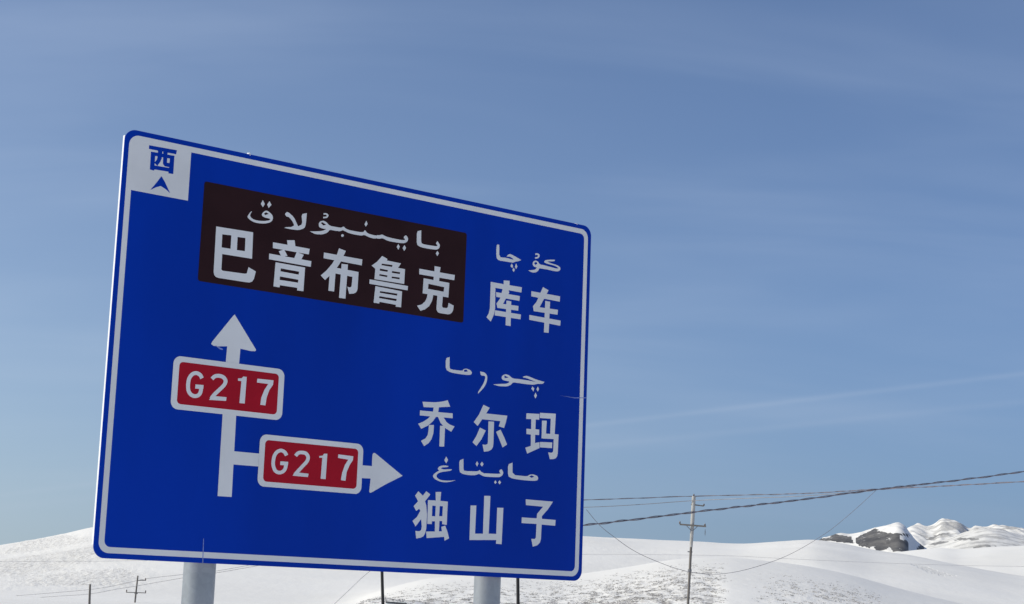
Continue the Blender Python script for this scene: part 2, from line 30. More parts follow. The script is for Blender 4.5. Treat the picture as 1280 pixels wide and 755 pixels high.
 'maytagh':[([(2.8990,0.9165),(2.9189,0.8910),(2.9018,0.8627),(2.8831,0.8861)],[]),([(2.9265,0.8429),(2.9218,0.8381),(2.9157,0.8353),(2.9083,0.8336),(2.8975,0.8319),(2.8867,0.8308),(2.8756,0.8292),(2.8674,0.8275),(2.8597,0.8248),(2.8517,0.8202),(2.8656,0.8157),(2.8760,0.8139),(2.8849,0.8137),(2.8958,0.8145),(2.9055,0.8159),(2.9173,0.8174),(2.9276,0.8185),(2.9409,0.8195),(2.9606,0.8206),(2.9549,0.8139),(2.9491,0.8100),(2.9426,0.8076),(2.9338,0.8052),(2.9252,0.8037),(2.9131,0.8015),(2.9011,0.7993),(2.8871,0.7968),(2.8753,0.7946),(2.8617,0.7913),(2.8505,0.7878),(2.8395,0.7837),(2.8322,0.7801),(2.8248,0.7755),(2.8197,0.7713),(2.8158,0.7667),(2.8144,0.7631),(2.8141,0.7584),(2.8149,0.7541),(2.8171,0.7494),(2.8200,0.7457),(2.8253,0.7414),(2.8315,0.7377),(2.8397,0.7341),(2.8474,0.7316),(2.8594,0.7294),(2.8721,0.7281),(2.8879,0.7275),(2.9020,0.7278),(2.9205,0.7288),(2.9380,0.7301),(2.9629,0.7328),(3.0026,0.7379),(2.9687,0.7272),(2.9471,0.7214),(2.9316,0.7183),(2.9149,0.7157),(2.9019,0.7145),(2.8857,0.7141),(2.8711,0.7146),(2.8555,0.7161),(2.8435,0.7182),(2.8296,0.7215),(2.8181,0.7252),(2.8067,0.7298),(2.7990,0.7341),(2.7913,0.7392),(2.7860,0.7437),(2.7822,0.7483),(2.7809,0.7517),(2.7812,0.7565),(2.7828,0.7612),(2.7862,0.7667),(2.7902,0.7714),(2.7969,0.7772),(2.8042,0.7825),(2.8163,0.7896),(2.8374,0.8004),(2.8295,0.8060),(2.8260,0.8099),(2.8248,0.8131),(2.8249,0.8168),(2.8262,0.8200),(2.8289,0.8239),(2.8324,0.8276),(2.8372,0.8314),(2.8419,0.8344),(2.8496,0.8377),(2.8581,0.8402),(2.8687,0.8425),(2.8784,0.8439),(2.8896,0.8449),(2.8990,0.8453),(2.9105,0.8448)],[]),([(3.0293,0.8794),(3.0355,0.8984),(3.0682,0.9113),(3.0719,0.8360),(3.0777,0.8191),(3.0951,0.8177),(3.1169,0.8180),(3.1773,0.8207),(3.1990,0.8223),(3.2157,0.8255),(3.2227,0.8282),(3.2309,0.8348),(3.2357,0.8340),(3.2446,0.8247),(3.2531,0.8204),(3.2744,0.8144),(3.2807,0.8082),(3.2816,0.7879),(3.2587,0.7938),(3.2488,0.7970),(3.2316,0.8039),(3.2211,0.8033),(3.2013,0.7946),(3.1863,0.7912),(3.1528,0.7879),(3.1302,0.7875),(3.0832,0.7894),(3.0635,0.7929),(3.0404,0.8032),(3.0329,0.8222)],[]),([(3.2035,0.9039),(3.2187,0.8853),(3.2056,0.8610),(3.1904,0.8809)],[]),([(3.2527,0.9035),(3.2690,0.8849),(3.2546,0.8648),(3.2357,0.8824)],[]),([(3.2750,0.8083),(3.2848,0.8133),(3.3206,0.8146),(3.3452,0.8155),(3.3966,0.8175),(3.4174,0.8190),(3.4459,0.8236),(3.4335,0.8331),(3.4309,0.8376),(3.4312,0.8458),(3.4351,0.8503),(3.4486,0.8581),(3.4560,0.8556),(3.4689,0.8388),(3.4707,0.8297),(3.4645,0.8142),(3.4576,0.8068),(3.4390,0.7959),(3.4203,0.7921),(3.3722,0.7894),(3.3438,0.7883),(3.2909,0.7871),(3.2758,0.7915)],[]),([(3.3931,0.7656),(3.4078,0.7505),(3.3945,0.7360),(3.3810,0.7486)],[]),([(3.4360,0.7687),(3.4519,0.7528),(3.4376,0.7356),(3.4212,0.7506)],[]),([(3.5164,0.8847),(3.5238,0.9049),(3.5611,0.9201),(3.5647,0.8394),(3.5926,0.8214),(3.6894,0.8203),(3.7216,0.8230),(3.7389,0.8340),(3.7507,0.8380),(3.7754,0.8412),(3.7895,0.8403),(3.8147,0.8338),(3.8240,0.8290),(3.8316,0.8185),(3.8324,0.8119),(3.8275,0.7991),(3.8187,0.7942),(3.7921,0.7895),(3.7647,0.7879),(3.6939,0.7870),(3.6542,0.7876),(3.5838,0.7908),(3.5562,0.7945),(3.5278,0.8048),(3.5191,0.8246)],[[(3.7394,0.8200),(3.7632,0.8327),(3.7910,0.8234),(3.7637,0.8120)]])],
 'digit_g1':[([(0.7396,1.3076),(0.7361,1.3124),(0.7326,1.3176),(0.7286,1.3233),(0.7234,1.3293),(0.7168,1.3346),(0.7094,1.3386),(0.7017,1.3416),(0.6935,1.3438),(0.6849,1.3450),(0.6761,1.3450),(0.6675,1.3437),(0.6592,1.3412),(0.6511,1.3377),(0.6434,1.3332),(0.6364,1.3277),(0.6301,1.3213),(0.6244,1.3142),(0.6193,1.3064),(0.6148,1.2979),(0.6113,1.2887),(0.6087,1.2790),(0.6071,1.2687),(0.6061,1.2583),(0.6057,1.2482),(0.6058,1.2385),(0.6063,1.2292),(0.6073,1.2198),(0.6088,1.2105),(0.6111,1.2016),(0.6141,1.1932),(0.6179,1.1857),(0.6226,1.1788),(0.6279,1.1728),(0.6338,1.1675),(0.6403,1.1630),(0.6476,1.1592),(0.6555,1.1562),(0.6638,1.1540),(0.6723,1.1528),(0.6810,1.1527),(0.6896,1.1539),(0.6980,1.1563),(0.7060,1.1596),(0.7135,1.1638),(0.7202,1.1689),(0.7258,1.1748),(0.7302,1.1812),(0.7335,1.1880),(0.7360,1.1952),(0.7379,1.2031),(0.7392,1.2120),(0.7397,1.2215),(0.7398,1.2311),(0.7397,1.2405),(0.7399,1.2495),(0.7097,1.2486),(0.7096,1.2394),(0.7096,1.2299),(0.7095,1.2209),(0.7091,1.2130),(0.7082,1.2065),(0.7069,1.2011),(0.7053,1.1965),(0.7036,1.1929),(0.7017,1.1902),(0.6996,1.1879),(0.6967,1.1857),(0.6928,1.1835),(0.6884,1.1817),(0.6840,1.1804),(0.6802,1.1799),(0.6762,1.1799),(0.6715,1.1806),(0.6665,1.1819),(0.6618,1.1837),(0.6577,1.1858),(0.6540,1.1884),(0.6505,1.1915),(0.6472,1.1952),(0.6444,1.1994),(0.6419,1.2042),(0.6399,1.2099),(0.6382,1.2167),(0.6369,1.2243),(0.6361,1.2324),(0.6357,1.2406),(0.6356,1.2491),(0.6359,1.2581),(0.6368,1.2670),(0.6381,1.2752),(0.6399,1.2823),(0.6424,1.2885),(0.6455,1.2945),(0.6491,1.3000),(0.6530,1.3048),(0.6567,1.3086),(0.6605,1.3116),(0.6646,1.3140),(0.6690,1.3159),(0.6732,1.3171),(0.6771,1.3177),(0.6809,1.3177),(0.6854,1.3171),(0.6901,1.3158),(0.6946,1.3140),(0.6982,1.3121),(0.7008,1.3100),(0.7036,1.3067),(0.7068,1.3022),(0.7104,1.2968),(0.7143,1.2915)],[]),([(0.6785,1.2495),(0.7423,1.2525),(0.7419,1.2235),(0.6782,1.2206)],[])],
 'digit_21':[([(0.8177,1.2950),(0.8220,1.2997),(0.8260,1.3044),(0.8294,1.3081),(0.8323,1.3108),(0.8350,1.3126),(0.8388,1.3142),(0.8438,1.3158),(0.8494,1.3170),(0.8551,1.3178),(0.8607,1.3181),(0.8666,1.3179),(0.8728,1.3173),(0.8787,1.3163),(0.8837,1.3148),(0.8875,1.3131),(0.8911,1.3106),(0.8948,1.3073),(0.8979,1.3036),(0.8999,1.3002),(0.9008,1.2975),(0.9008,1.2948),(0.8999,1.2910),(0.8981,1.2863),(0.8952,1.2808),(0.8917,1.2750),(0.8871,1.2691),(0.8812,1.2626),(0.8742,1.2555),(0.8667,1.2480),(0.8592,1.2404),(0.8518,1.2329),(0.8440,1.2251),(0.8360,1.2172),(0.8283,1.2092),(0.8212,1.2013),(0.8152,1.1938),(0.8100,1.1866),(0.8056,1.1799),(0.8015,1.1736),(0.7972,1.1672),(0.8229,1.1537),(0.8274,1.1603),(0.8316,1.1668),(0.8357,1.1730),(0.8400,1.1791),(0.8451,1.1853),(0.8512,1.1921),(0.8583,1.1995),(0.8661,1.2072),(0.8741,1.2151),(0.8816,1.2228),(0.8889,1.2302),(0.8965,1.2377),(0.9041,1.2453),(0.9113,1.2533),(0.9175,1.2613),(0.9224,1.2692),(0.9265,1.2770),(0.9296,1.2852),(0.9314,1.2938),(0.9312,1.3028),(0.9286,1.3116),(0.9242,1.3193),(0.9185,1.3261),(0.9121,1.3319),(0.9048,1.3368),(0.8966,1.3405),(0.8879,1.3431),(0.8790,1.3447),(0.8704,1.3455),(0.8620,1.3457),(0.8536,1.3452),(0.8451,1.3441),(0.8367,1.3422),(0.8286,1.3396),(0.8205,1.3361),(0.8131,1.3313),(0.8072,1.3259),(0.8026,1.3207),(0.7988,1.3163),(0.7949,1.3122)],[]),([(0.7938,1.1512),(0.8127,1.1821),(0.9321,1.1843),(0.9298,1.1573)],[])],
 'digit_11':[([(1.0154,1.3296),(1.0455,1.3344),(1.0576,1.3482),(1.0856,1.3481),(1.0827,1.1535),(1.0393,1.1531),(1.0444,1.3134),(1.0166,1.3127)],[])],
 'digit_71':[([(1.1736,1.3453),(1.3093,1.3475),(1.3071,1.3143),(1.2788,1.2722),(1.2604,1.2157),(1.2539,1.1566),(1.2113,1.1578),(1.2165,1.2112),(1.2373,1.2679),(1.2669,1.3163),(1.1720,1.3171)],[])],
 'digit_g2':[([(1.4692,0.8150),(1.4660,0.8194),(1.4630,0.8242),(1.4594,0.8296),(1.4546,0.8353),(1.4483,0.8405),(1.4413,0.8446),(1.4338,0.8481),(1.4256,0.8509),(1.4167,0.8527),(1.4075,0.8532),(1.3983,0.8522),(1.3896,0.8499),(1.3813,0.8466),(1.3735,0.8423),(1.3664,0.8373),(1.3600,0.8316),(1.3542,0.8251),(1.3491,0.8180),(1.3447,0.8103),(1.3409,0.8021),(1.3380,0.7932),(1.3358,0.7837),(1.3343,0.7741),(1.3333,0.7647),(1.3327,0.7561),(1.3325,0.7481),(1.3328,0.7403),(1.3336,0.7327),(1.3350,0.7251),(1.3372,0.7177),(1.3399,0.7101),(1.3434,0.7022),(1.3475,0.6945),(1.3526,0.6871),(1.3588,0.6804),(1.3661,0.6750),(1.3740,0.6708),(1.3825,0.6678),(1.3912,0.6658),(1.4002,0.6651),(1.4095,0.6657),(1.4186,0.6676),(1.4273,0.6705),(1.4356,0.6743),(1.4430,0.6789),(1.4495,0.6842),(1.4550,0.6903),(1.4597,0.6970),(1.4635,0.7043),(1.4666,0.7125),(1.4685,0.7216),(1.4695,0.7311),(1.4698,0.7407),(1.4701,0.7499),(1.4705,0.7587),(1.4408,0.7590),(1.4403,0.7499),(1.4401,0.7406),(1.4398,0.7318),(1.4390,0.7242),(1.4377,0.7181),(1.4358,0.7129),(1.4334,0.7084),(1.4308,0.7046),(1.4278,0.7013),(1.4245,0.6986),(1.4206,0.6962),(1.4157,0.6939),(1.4105,0.6922),(1.4055,0.6911),(1.4012,0.6908),(1.3971,0.6912),(1.3925,0.6922),(1.3879,0.6938),(1.3837,0.6960),(1.3802,0.6986),(1.3770,0.7021),(1.3737,0.7070),(1.3706,0.7128),(1.3678,0.7192),(1.3655,0.7253),(1.3639,0.7311),(1.3628,0.7367),(1.3622,0.7427),(1.3620,0.7490),(1.3621,0.7558),(1.3626,0.7635),(1.3636,0.7718),(1.3649,0.7802),(1.3667,0.7879),(1.3689,0.7946),(1.3715,0.8004),(1.3747,0.8059),(1.3783,0.8108),(1.3821,0.8151),(1.3859,0.8186),(1.3900,0.8214),(1.3945,0.8239),(1.3992,0.8258),(1.4037,0.8269),(1.4074,0.8274),(1.4111,0.8272),(1.4157,0.8262),(1.4206,0.8245),(1.4254,0.8223),(1.4292,0.8201),(1.4318,0.8179),(1.4342,0.8149),(1.4370,0.8108),(1.4402,0.8058),(1.4437,0.8009)],[]),([(1.4072,0.7607),(1.4732,0.7624),(1.4718,0.7350),(1.4066,0.7341)],[])],
 'digit_22':[([(1.5445,0.8039),(1.5485,0.8086),(1.5522,0.8135),(1.5553,0.8174),(1.5579,0.8201),(1.5603,0.8218),(1.5636,0.8233),(1.5681,0.8248),(1.5733,0.8259),(1.5789,0.8267),(1.5847,0.8271),(1.5909,0.8272),(1.5975,0.8271),(1.6035,0.8264),(1.6084,0.8254),(1.6118,0.8241),(1.6149,0.8219),(1.6184,0.8187),(1.6214,0.8148),(1.6237,0.8108),(1.6249,0.8071),(1.6252,0.8036),(1.6249,0.7995),(1.6238,0.7949),(1.6217,0.7897),(1.6187,0.7843),(1.6145,0.7783),(1.6085,0.7716),(1.6014,0.7642),(1.5936,0.7564),(1.5860,0.7484),(1.5785,0.7404),(1.5709,0.7323),(1.5632,0.7241),(1.5559,0.7162),(1.5492,0.7089),(1.5434,0.7024),(1.5382,0.6965),(1.5335,0.6910),(1.5289,0.6857),(1.5241,0.6802),(1.5479,0.6650),(1.5527,0.6706),(1.5573,0.6759),(1.5620,0.6813),(1.5670,0.6870),(1.5727,0.6933),(1.5792,0.7004),(1.5864,0.7082),(1.5941,0.7163),(1.6018,0.7246),(1.6091,0.7324),(1.6164,0.7400),(1.6241,0.7478),(1.6319,0.7558),(1.6392,0.7640),(1.6452,0.7724),(1.6497,0.7806),(1.6529,0.7887),(1.6549,0.7967),(1.6556,0.8048),(1.6547,0.8129),(1.6520,0.8209),(1.6478,0.8284),(1.6425,0.8353),(1.6360,0.8414),(1.6283,0.8465),(1.6194,0.8501),(1.6100,0.8521),(1.6009,0.8531),(1.5923,0.8533),(1.5842,0.8531),(1.5763,0.8526),(1.5682,0.8514),(1.5601,0.8496),(1.5521,0.8470),(1.5442,0.8433),(1.5371,0.8383),(1.5316,0.8327),(1.5274,0.8274),(1.5240,0.8229),(1.5204,0.8186)],[]),([(1.5170,0.6642),(1.5371,0.6916),(1.6518,0.6882),(1.6477,0.6633)],[])],
 'digit_12':[([(1.7362,0.8263),(1.7658,0.8316),(1.7765,0.8467),(1.8048,0.8490),(1.8018,0.6590),(1.7585,0.6594),(1.7635,0.8157),(1.7370,0.8136)],[])],
 'digit_72':[([(1.9012,0.8518),(2.0348,0.8482),(2.0331,0.8193),(2.0073,0.7814),(1.9827,0.7257),(1.9766,0.6595),(1.9358,0.6615),(1.9435,0.7156),(1.9650,0.7781),(1.9922,0.8197),(1.9003,0.8253)],[])],
 'arrow_up':[([(0.9562,1.7922),(0.9729,1.7720),(1.1480,1.5586),(1.1500,1.5513),(1.1420,1.5441),(1.1084,1.5414),(1.0660,1.5445),(1.0210,1.5484),(1.0170,1.3989),(0.9083,1.3990),(0.9124,1.5528),(0.8306,1.5423),(0.7997,1.5441),(0.7854,1.5522),(0.7842,1.5601),(0.7907,1.5732),(0.9414,1.7753)],[])],
 'arrow_stem':[([(0.9109,1.1336),(1.0202,1.1328),(1.0263,0.4762),(0.9132,0.4750)],[])],
 'arrow_branch':[([(1.0176,0.8032),(1.2545,0.8030),(1.2609,0.7099),(1.0176,0.7083)],[])],
 'arrow_right':[([(2.0892,0.7871),(2.2086,0.7879),(2.2079,0.8346),(2.2084,0.8713),(2.2124,0.8841),(2.2216,0.8894),(2.2346,0.8870),(2.3296,0.8312),(2.4360,0.7689),(2.4946,0.7346),(2.4395,0.7078),(2.3396,0.6582),(2.2411,0.6023),(2.2138,0.5870),(2.2017,0.5862),(2.1958,0.5948),(2.1985,0.6398),(2.2021,0.6928),(2.0951,0.6896)],[])],
}

# ------------------------------------------------------------------ camera
SC=bpy.context.scene
EYE=1.9
r_,u_,f_=[Vector(v) for v in CAM_AXES]
cam_data=bpy.data.cameras.new('camera'); cam=bpy.data.objects.new('camera',cam_data)
SC.collection.objects.link(cam); SC.camera=cam
M=Matrix.Identity(4)
for i in range(3): M[i][0]=r_[i]; M[i][1]=u_[i]; M[i][2]=-f_[i]
M[2][3]=EYE
cam.matrix_world=M
FPX=2141.46
cam_data.sensor_width=36; cam_data.lens=FPX/1280*36; cam_data.clip_end=40000; cam_data.clip_start=0.1
# ------------------------------------------------------------------ sky, sun
SUN_TO=Vector((-0.99,-0.10,0)).normalized(); SUN_EL=math.radians(37)
SC.view_settings.view_transform='Standard'; SC.view_settings.look='None'
SC.view_settings.exposure=0.0; SC.view_settings.gamma=1.0; SC.view_settings.use_curve_mapping=False
W=bpy.data.worlds.new('World'); SC.world=W; W.use_nodes=True
nt=W.node_tree; N=nt.nodes; L=nt.links; N.clear()
def node(t,**k):
    n=N.new(t)
    for a,b in k.items(): setattr(n,a,b)
    return n
def math_n(op,a,b=None,c=None,clamp=False):
    n=N.new('ShaderNodeMath'); n.operation=op; n.use_clamp=clamp
    for i,v in enumerate((a,b,c)):
        if v is None: continue
        if isinstance(v,(int,float)): n.inputs[i].default_value=v
        else: L.new(v,n.inputs[i])
    return n.outputs[0]
out=node('ShaderNodeOutputWorld'); bg=node('ShaderNodeBackground'); bg.inputs[1].default_value=0.117
L.new(bg.outputs[0],out.inputs[0])
sky=node('ShaderNodeTexSky'); sky.sky_type='NISHITA'; sky.sun_disc=False
sky.sun_elevation=SUN_EL; sky.sun_rotation=math.atan2(SUN_TO.x,SUN_TO.y)
sky.altitude=2500; sky.air_density=1.0; sky.dust_density=0.7; sky.ozone_density=2.0
tc=node('ShaderNodeTexCoord'); sep=node('ShaderNodeSeparateXYZ'); L.new(tc.outputs['Generated'],sep.inputs[0])
zz=math_n('ADD',math_n('MAXIMUM',sep.outputs[2],0.0),0.22)
px=math_n('DIVIDE',sep.outputs[0],zz); py=math_n('DIVIDE',sep.outputs[1],zz)
cmb=node('ShaderNodeCombineXYZ'); L.new(px,cmb.inputs[0]); L.new(py,cmb.inputs[1])
mp=node('ShaderNodeMapping'); mp.inputs['Rotation'].default_value=(0,0,math.radians(-14)); mp.inputs['Scale'].default_value=(1.0,3.0,1)
L.new(cmb.outputs[0],mp.inputs[0])
n1=node('ShaderNodeTexNoise'); n1.inputs['Scale'].default_value=1.1; n1.inputs['Detail'].default_value=4; n1.inputs['Roughness'].default_value=.48; n1.inputs['Distortion'].default_value=.35
L.new(mp.outputs[0],n1.inputs['Vector'])
mr=node('ShaderNodeMapRange'); mr.interpolation_type='SMOOTHSTEP'
L.new(n1.outputs['Fac'],mr.inputs[0]); mr.inputs[1].default_value=.36; mr.inputs[2].default_value=.74; mr.inputs[3].default_value=0; mr.inputs[4].default_value=.15
fac=mr.outputs[0]
# two thin high streaks low over the hills (great circles, broken up by noise)
def pixdir(x,y):
    return (r_*((x-640)/FPX)+u_*(-(y-377.5)/FPX)+f_).normalized()
for (a,b,w,s) in (((740,531),(1280,467),.0016,.15),((740,558),(1280,502),.0020,.10),((740,545),(1280,488),.009,.09)):
    nn=pixdir(*a).cross(pixdir(*b)).normalized()
    vm=node('ShaderNodeVectorMath',operation='DOT_PRODUCT'); L.new(tc.outputs['Generated'],vm.inputs[0]); vm.inputs[1].default_value=nn
    d=math_n('DIVIDE',vm.outputs['Value'],w)
    g=math_n('POWER',2.718,math_n('MULTIPLY',math_n('MULTIPLY',d,d),-1.0))
    g=math_n('MULTIPLY',g,s)
    n2=node('ShaderNodeTexNoise'); n2.inputs['Scale'].default_value=9; n2.inputs['Detail'].default_value=4; L.new(tc.outputs['Generated'],n2.inputs['Vector'])
    g=math_n('MULTIPLY',g,math_n('ADD',n2.outputs['Fac'],.4))
    fac=math_n('ADD',fac,g)
mx=node('ShaderNodeMixRGB'); L.new(fac,mx.inputs[0]); L.new(sky.outputs[0],mx.inputs[1])
mx.inputs[2].default_value=(6.6,7.3,8.0,1)
hs=node('ShaderNodeHueSaturation'); hs.inputs['Saturation'].default_value=.98; hs.inputs['Value'].default_value=1.0
L.new(mx.outputs[0],hs.inputs['Color'])
tint=node('ShaderNodeVectorMath',operation='MULTIPLY'); L.new(hs.outputs[0],tint.inputs[0]); tint.inputs[1].default_value=(.90,.945,1.06)
hz=math_n('MULTIPLY',math_n('POWER',2.718,math_n('DIVIDE',math_n('ABSOLUTE',sep.outputs[2]),-0.20)),.88)
hmix=node('ShaderNodeMixRGB'); L.new(hz,hmix.inputs[0]); L.new(tint.outputs[0],hmix.inputs[1])
sr=node('ShaderNodeMapRange',interpolation_type='SMOOTHSTEP'); L.new(sep.outputs[0],sr.inputs[0])   # thin haze, paler on the sun's side
for i_,v_ in enumerate((.42,-.62,0,1)): sr.inputs[i_+1].default_value=v_
hcol=node('ShaderNodeMixRGB'); L.new(sr.outputs[0],hcol.inputs[0]); hcol.inputs[1].default_value=(.80,1.50,2.80,1); hcol.inputs[2].default_value=(3.6,4.4,4.95,1)
L.new(hcol.outputs[0],hmix.inputs[2])
L.new(hmix.outputs[0],bg.inputs[0])
sun_d=bpy.data.lights.new('sun','SUN'); sun_d.energy=3.95; sun_d.angle=math.radians(.53); sun_d.color=(1,.93,.76)
sun=bpy.data.objects.new('sun',sun_d); SC.collection.objects.link(sun)
sd=Vector((SUN_TO.x*math.cos(SUN_EL),SUN_TO.y*math.cos(SUN_EL),math.sin(SUN_EL)))
sun.rotation_euler=sd.to_track_quat('Z','Y').to_euler()

# ------------------------------------------------------------------ helpers
def link(name,me,parent=None):
    o=bpy.data.objects.new(name,me); SC.collection.objects.link(o)
    if parent: o.parent=parent
    return o
def tag(o,label=None,cat=None,group=None,kind=None):
    if label: o['label']=label
    if cat: o['category']=cat
    if group: o['group']=group
    if kind: o['kind']=kind
    return o
def empty(name,loc,label,cat,group=None):
    o=bpy.data.objects.new(name,None); SC.collection.objects.link(o); o.location=loc; o.empty_display_size=.3
    return tag(o,label,cat,group)
def from_bm(name,bm,mat,parent=None,smooth=False):
    bmesh.ops.recalc_face_normals(bm,faces=bm.faces)
    me=bpy.data.meshes.new(name); bm.to_mesh(me); bm.free()
    for m in (mat if isinstance(mat,(list,tuple)) else [mat]): me.materials.append(m)
    if smooth: 
        for p in me.polygons: p.use_smooth=True
    o=link(name,me,parent)
    return o
def tube(bm,pts,rad,seg=8,cap=True):
    pts=[Vector(p) for p in pts]; rings=[]
    n=len(pts)
    for i,p in enumerate(pts):
        t=(pts[min(i+1,n-1)]-pts[max(i-1,0)]).normalized()
        a=t.orthogonal() if abs(t.z)>.9 else t.cross(Vector((0,0,1)))
        a.normalize(); b=t.cross(a)
        r=rad[i] if isinstance(rad,(list,tuple)) else rad
        rings.append([bm.verts.new(p+a*(r*math.cos(2*math.pi*k/seg))+b*(r*math.sin(2*math.pi*k/seg))) for k in range(seg)])
    for i in range(n-1):
        # align ring start
        for k in range(seg):
            bm.faces.new((rings[i][k],rings[i][(k+1)%seg],rings[i+1][(k+1)%seg],rings[i+1][k]))
    if cap:
        bm.faces.new(rings[0][::-1]); bm.faces.new(rings[-1])
def box(bm,c,s,ax=None,bev=0):
    ax=ax or (Vector((1,0,0)),Vector((0,1,0)),Vector((0,0,1)))
    c=Vector(c); vs=[]
    for x in (-1,1):
        for y in (-1,1):
            for z in (-1,1): vs.append(bm.verts.new(c+ax[0]*(x*s[0]/2)+ax[1]*(y*s[1]/2)+ax[2]*(z*s[2]/2)))
    fs=[(0,1,3,2),(4,6,7,5),(0,4,5,1),(2,3,7,6),(0,2,6,4),(1,5,7,3)]
    F=[bm.faces.new([vs[i] for i in f]) for f in fs]
    if bev: bmesh.ops.bevel(bm,geom=list({e for f in F for e in f.edges}),offset=bev,segments=2,affect='EDGES')

def mat(name):
    m=bpy.data.materials.new(name); m.use_nodes=True
    return m, m.node_tree.nodes, m.node_tree.links, m.node_tree.nodes['Principled BSDF']
def simple(name,col,rough=.6,metal=0,var=.08,scale=6,bump=0,spec=.5,stretch=(1,1,1)):
    m,n,l,b=mat(name)
    t=n.new('ShaderNodeTexCoord'); mp=n.new('ShaderNodeMapping'); mp.inputs['Scale'].default_value=stretch
    no=n.new('ShaderNodeTexNoise'); no.inputs['Scale'].default_value=scale; no.inputs['Detail'].default_value=6
    l.new(t.outputs['Object'],mp.inputs[0]); l.new(mp.outputs[0],no.inputs['Vector'])
    mr=n.new('ShaderNodeMapRange'); l.new(no.outputs['Fac'],mr.inputs[0])
    mr.inputs[1].default_value=.3; mr.inputs[2].default_value=.7; mr.inputs[3].default_value=1-var; mr.inputs[4].default_value=1+var
    mi=n.new('ShaderNodeVectorMath'); mi.operation='SCALE'; mi.inputs[0].default_value=col[:3]; l.new(mr.outputs[0],mi.inputs['Scale'])
    l.new(mi.outputs[0],b.inputs['Base Color'])
    b.inputs['Roughness'].default_value=rough; b.inputs['Metallic'].default_value=metal; b.inputs['Specular IOR Level'].default_value=spec
    if bump:
        bu=n.new('ShaderNodeBump'); bu.inputs['Strength'].default_value=bump; bu.inputs['Distance'].default_value=.01
        l.new(no.outputs['Fac'],bu.inputs['Height']); l.new(bu.outputs[0],b.inputs['Normal'])
    return m
BLUE=simple('sign_blue_film',(.0003,.037,.39),rough=.45,var=.13,scale=.9,spec=.06,stretch=(1,1,.35))
WHITE=simple('sign_white_film',(.76,.765,.765),rough=.5,var=.07,scale=2.2,spec=.2,bump=.02)
BROWN=simple('sign_brown_film',(.031,.013,.015),rough=.6,var=.12,scale=3,spec=.06)
RED=simple('sign_red_film',(.42,.009,.024),rough=.5,var=.06,scale=4,spec=.08)
ALU=simple('aluminium',(.82,.82,.82),rough=.55,metal=.15,var=.06,scale=9)
SCRATCH=simple('scratched_film',(.20,.27,.60),rough=.6,var=.4,scale=60)
STEEL=simple('dark_weathered_steel',(.011,.010,.010),rough=.6,metal=.0,var=.3,scale=12)
CONC=simple('weathered_concrete',(.42,.41,.39),rough=.85,var=.14,scale=5,bump=.2)
CONC_DARK=simple('old_wood_grey',(.17,.155,.14),rough=.85,var=.25,scale=6,stretch=(1,1,.15))
IRON=simple('galvanised_iron',(.20,.20,.21),rough=.6,metal=.3,var=.15,scale=14)
PORC=simple('brown_porcelain',(.13,.09,.08),rough=.25,var=.15,scale=10)
CABLE=simple('black_cable_sheath',(.15,.135,.16),rough=.55,var=.35,scale=3)
WIRE=simple('bare_wire',(.26,.26,.28),rough=.5,metal=.3,var=.2,scale=2)
BOXM=simple('dark_grey_sheet_metal',(.12,.12,.125),rough=.6,var=.2,scale=6)
# galvanised tube: spangle and drips
def galvanised():
    m,n,l,b=mat('galvanised_post')
    t=n.new('ShaderNodeTexCoord')
    v=n.new('ShaderNodeTexVoronoi'); v.inputs['Scale'].default_value=26; l.new(t.outputs['Object'],v.inputs['Vector'])
    no=n.new('ShaderNodeTexNoise'); no.inputs['Scale'].default_value=5; no.inputs['Detail'].default_value=8; l.new(t.outputs['Object'],no.inputs['Vector'])
    a=n.new('ShaderNodeMix'); a.data_type='RGBA'; a.inputs[6].default_value=(.235,.265,.295,1); a.inputs[7].default_value=(.40,.425,.45,1); l.new(no.outputs['Fac'],a.inputs[0])
    sep=n.new('ShaderNodeSeparateColor'); l.new(v.outputs['Color'],sep.inputs[0])
    mr=n.new('ShaderNodeMapRange'); l.new(sep.outputs[0],mr.inputs[0]); mr.inputs[3].default_value=.95; mr.inputs[4].default_value=1.05
    s=n.new('ShaderNodeVectorMath'); s.operation='SCALE'; l.new(a.outputs[2],s.inputs[0]); l.new(mr.outputs[0],s.inputs['Scale'])
    l.new(s.outputs[0],b.inputs['Base Color']); b.inputs['Metallic'].default_value=.5; b.inputs['Roughness'].default_value=.52; b.inputs['Specular IOR Level'].default_value=.9
    bu=n.new('ShaderNodeBump'); bu.inputs['Strength'].default_value=.25; bu.inputs['Distance'].default_value=.01; l.new(no.outputs['Fac'],bu.inputs['Height']); l.new(bu.outputs[0],b.inputs['Normal'])
    return m
GALV=galvanised()

# ------------------------------------------------------------------ terrain
def to_azel(x,y):
    d=pixdir(x,y); return math.atan2(d.x,d.y), d.z/math.hypot(d.x,d.y)
def vnoise(x,y,seed=0):
    xi=np.floor(x).astype(np.int64); yi=np.floor(y).astype(np.int64); fx=x-xi; fy=y-yi
    fx=fx*fx*fx*(fx*(fx*6-15)+10); fy=fy*fy*fy*(fy*(fy*6-15)+10)
    def h(a,b):
        v=(a*374761393+b*668265263+seed*1442695041)&0xffffffff
        v=((v^(v>>13))*1274126177)&0xffffffff; v=v^(v>>16)
        return (v&0xffff)/65535.0
    return (h(xi,yi)*(1-fx)+h(xi+1,yi)*fx)*(1-fy)+(h(xi,yi+1)*(1-fx)+h(xi+1,yi+1)*fx)*fy
def fbm(x,y,o=4,seed=0,ridged=False):
    s=0;a=.5;t=0
    for i in range(o):
        v=vnoise(x*2**i+17.3*i,y*2**i-9.1*i,seed+i)
        if ridged: v=1-abs(2*v-1)
        s=s+a*v; t+=a; a*=.5
    return s/t
def prof(pts):
    q=sorted(to_azel(*p) for p in pts)
    return np.array([a for a,_ in q]), np.array([e for _,e in q])
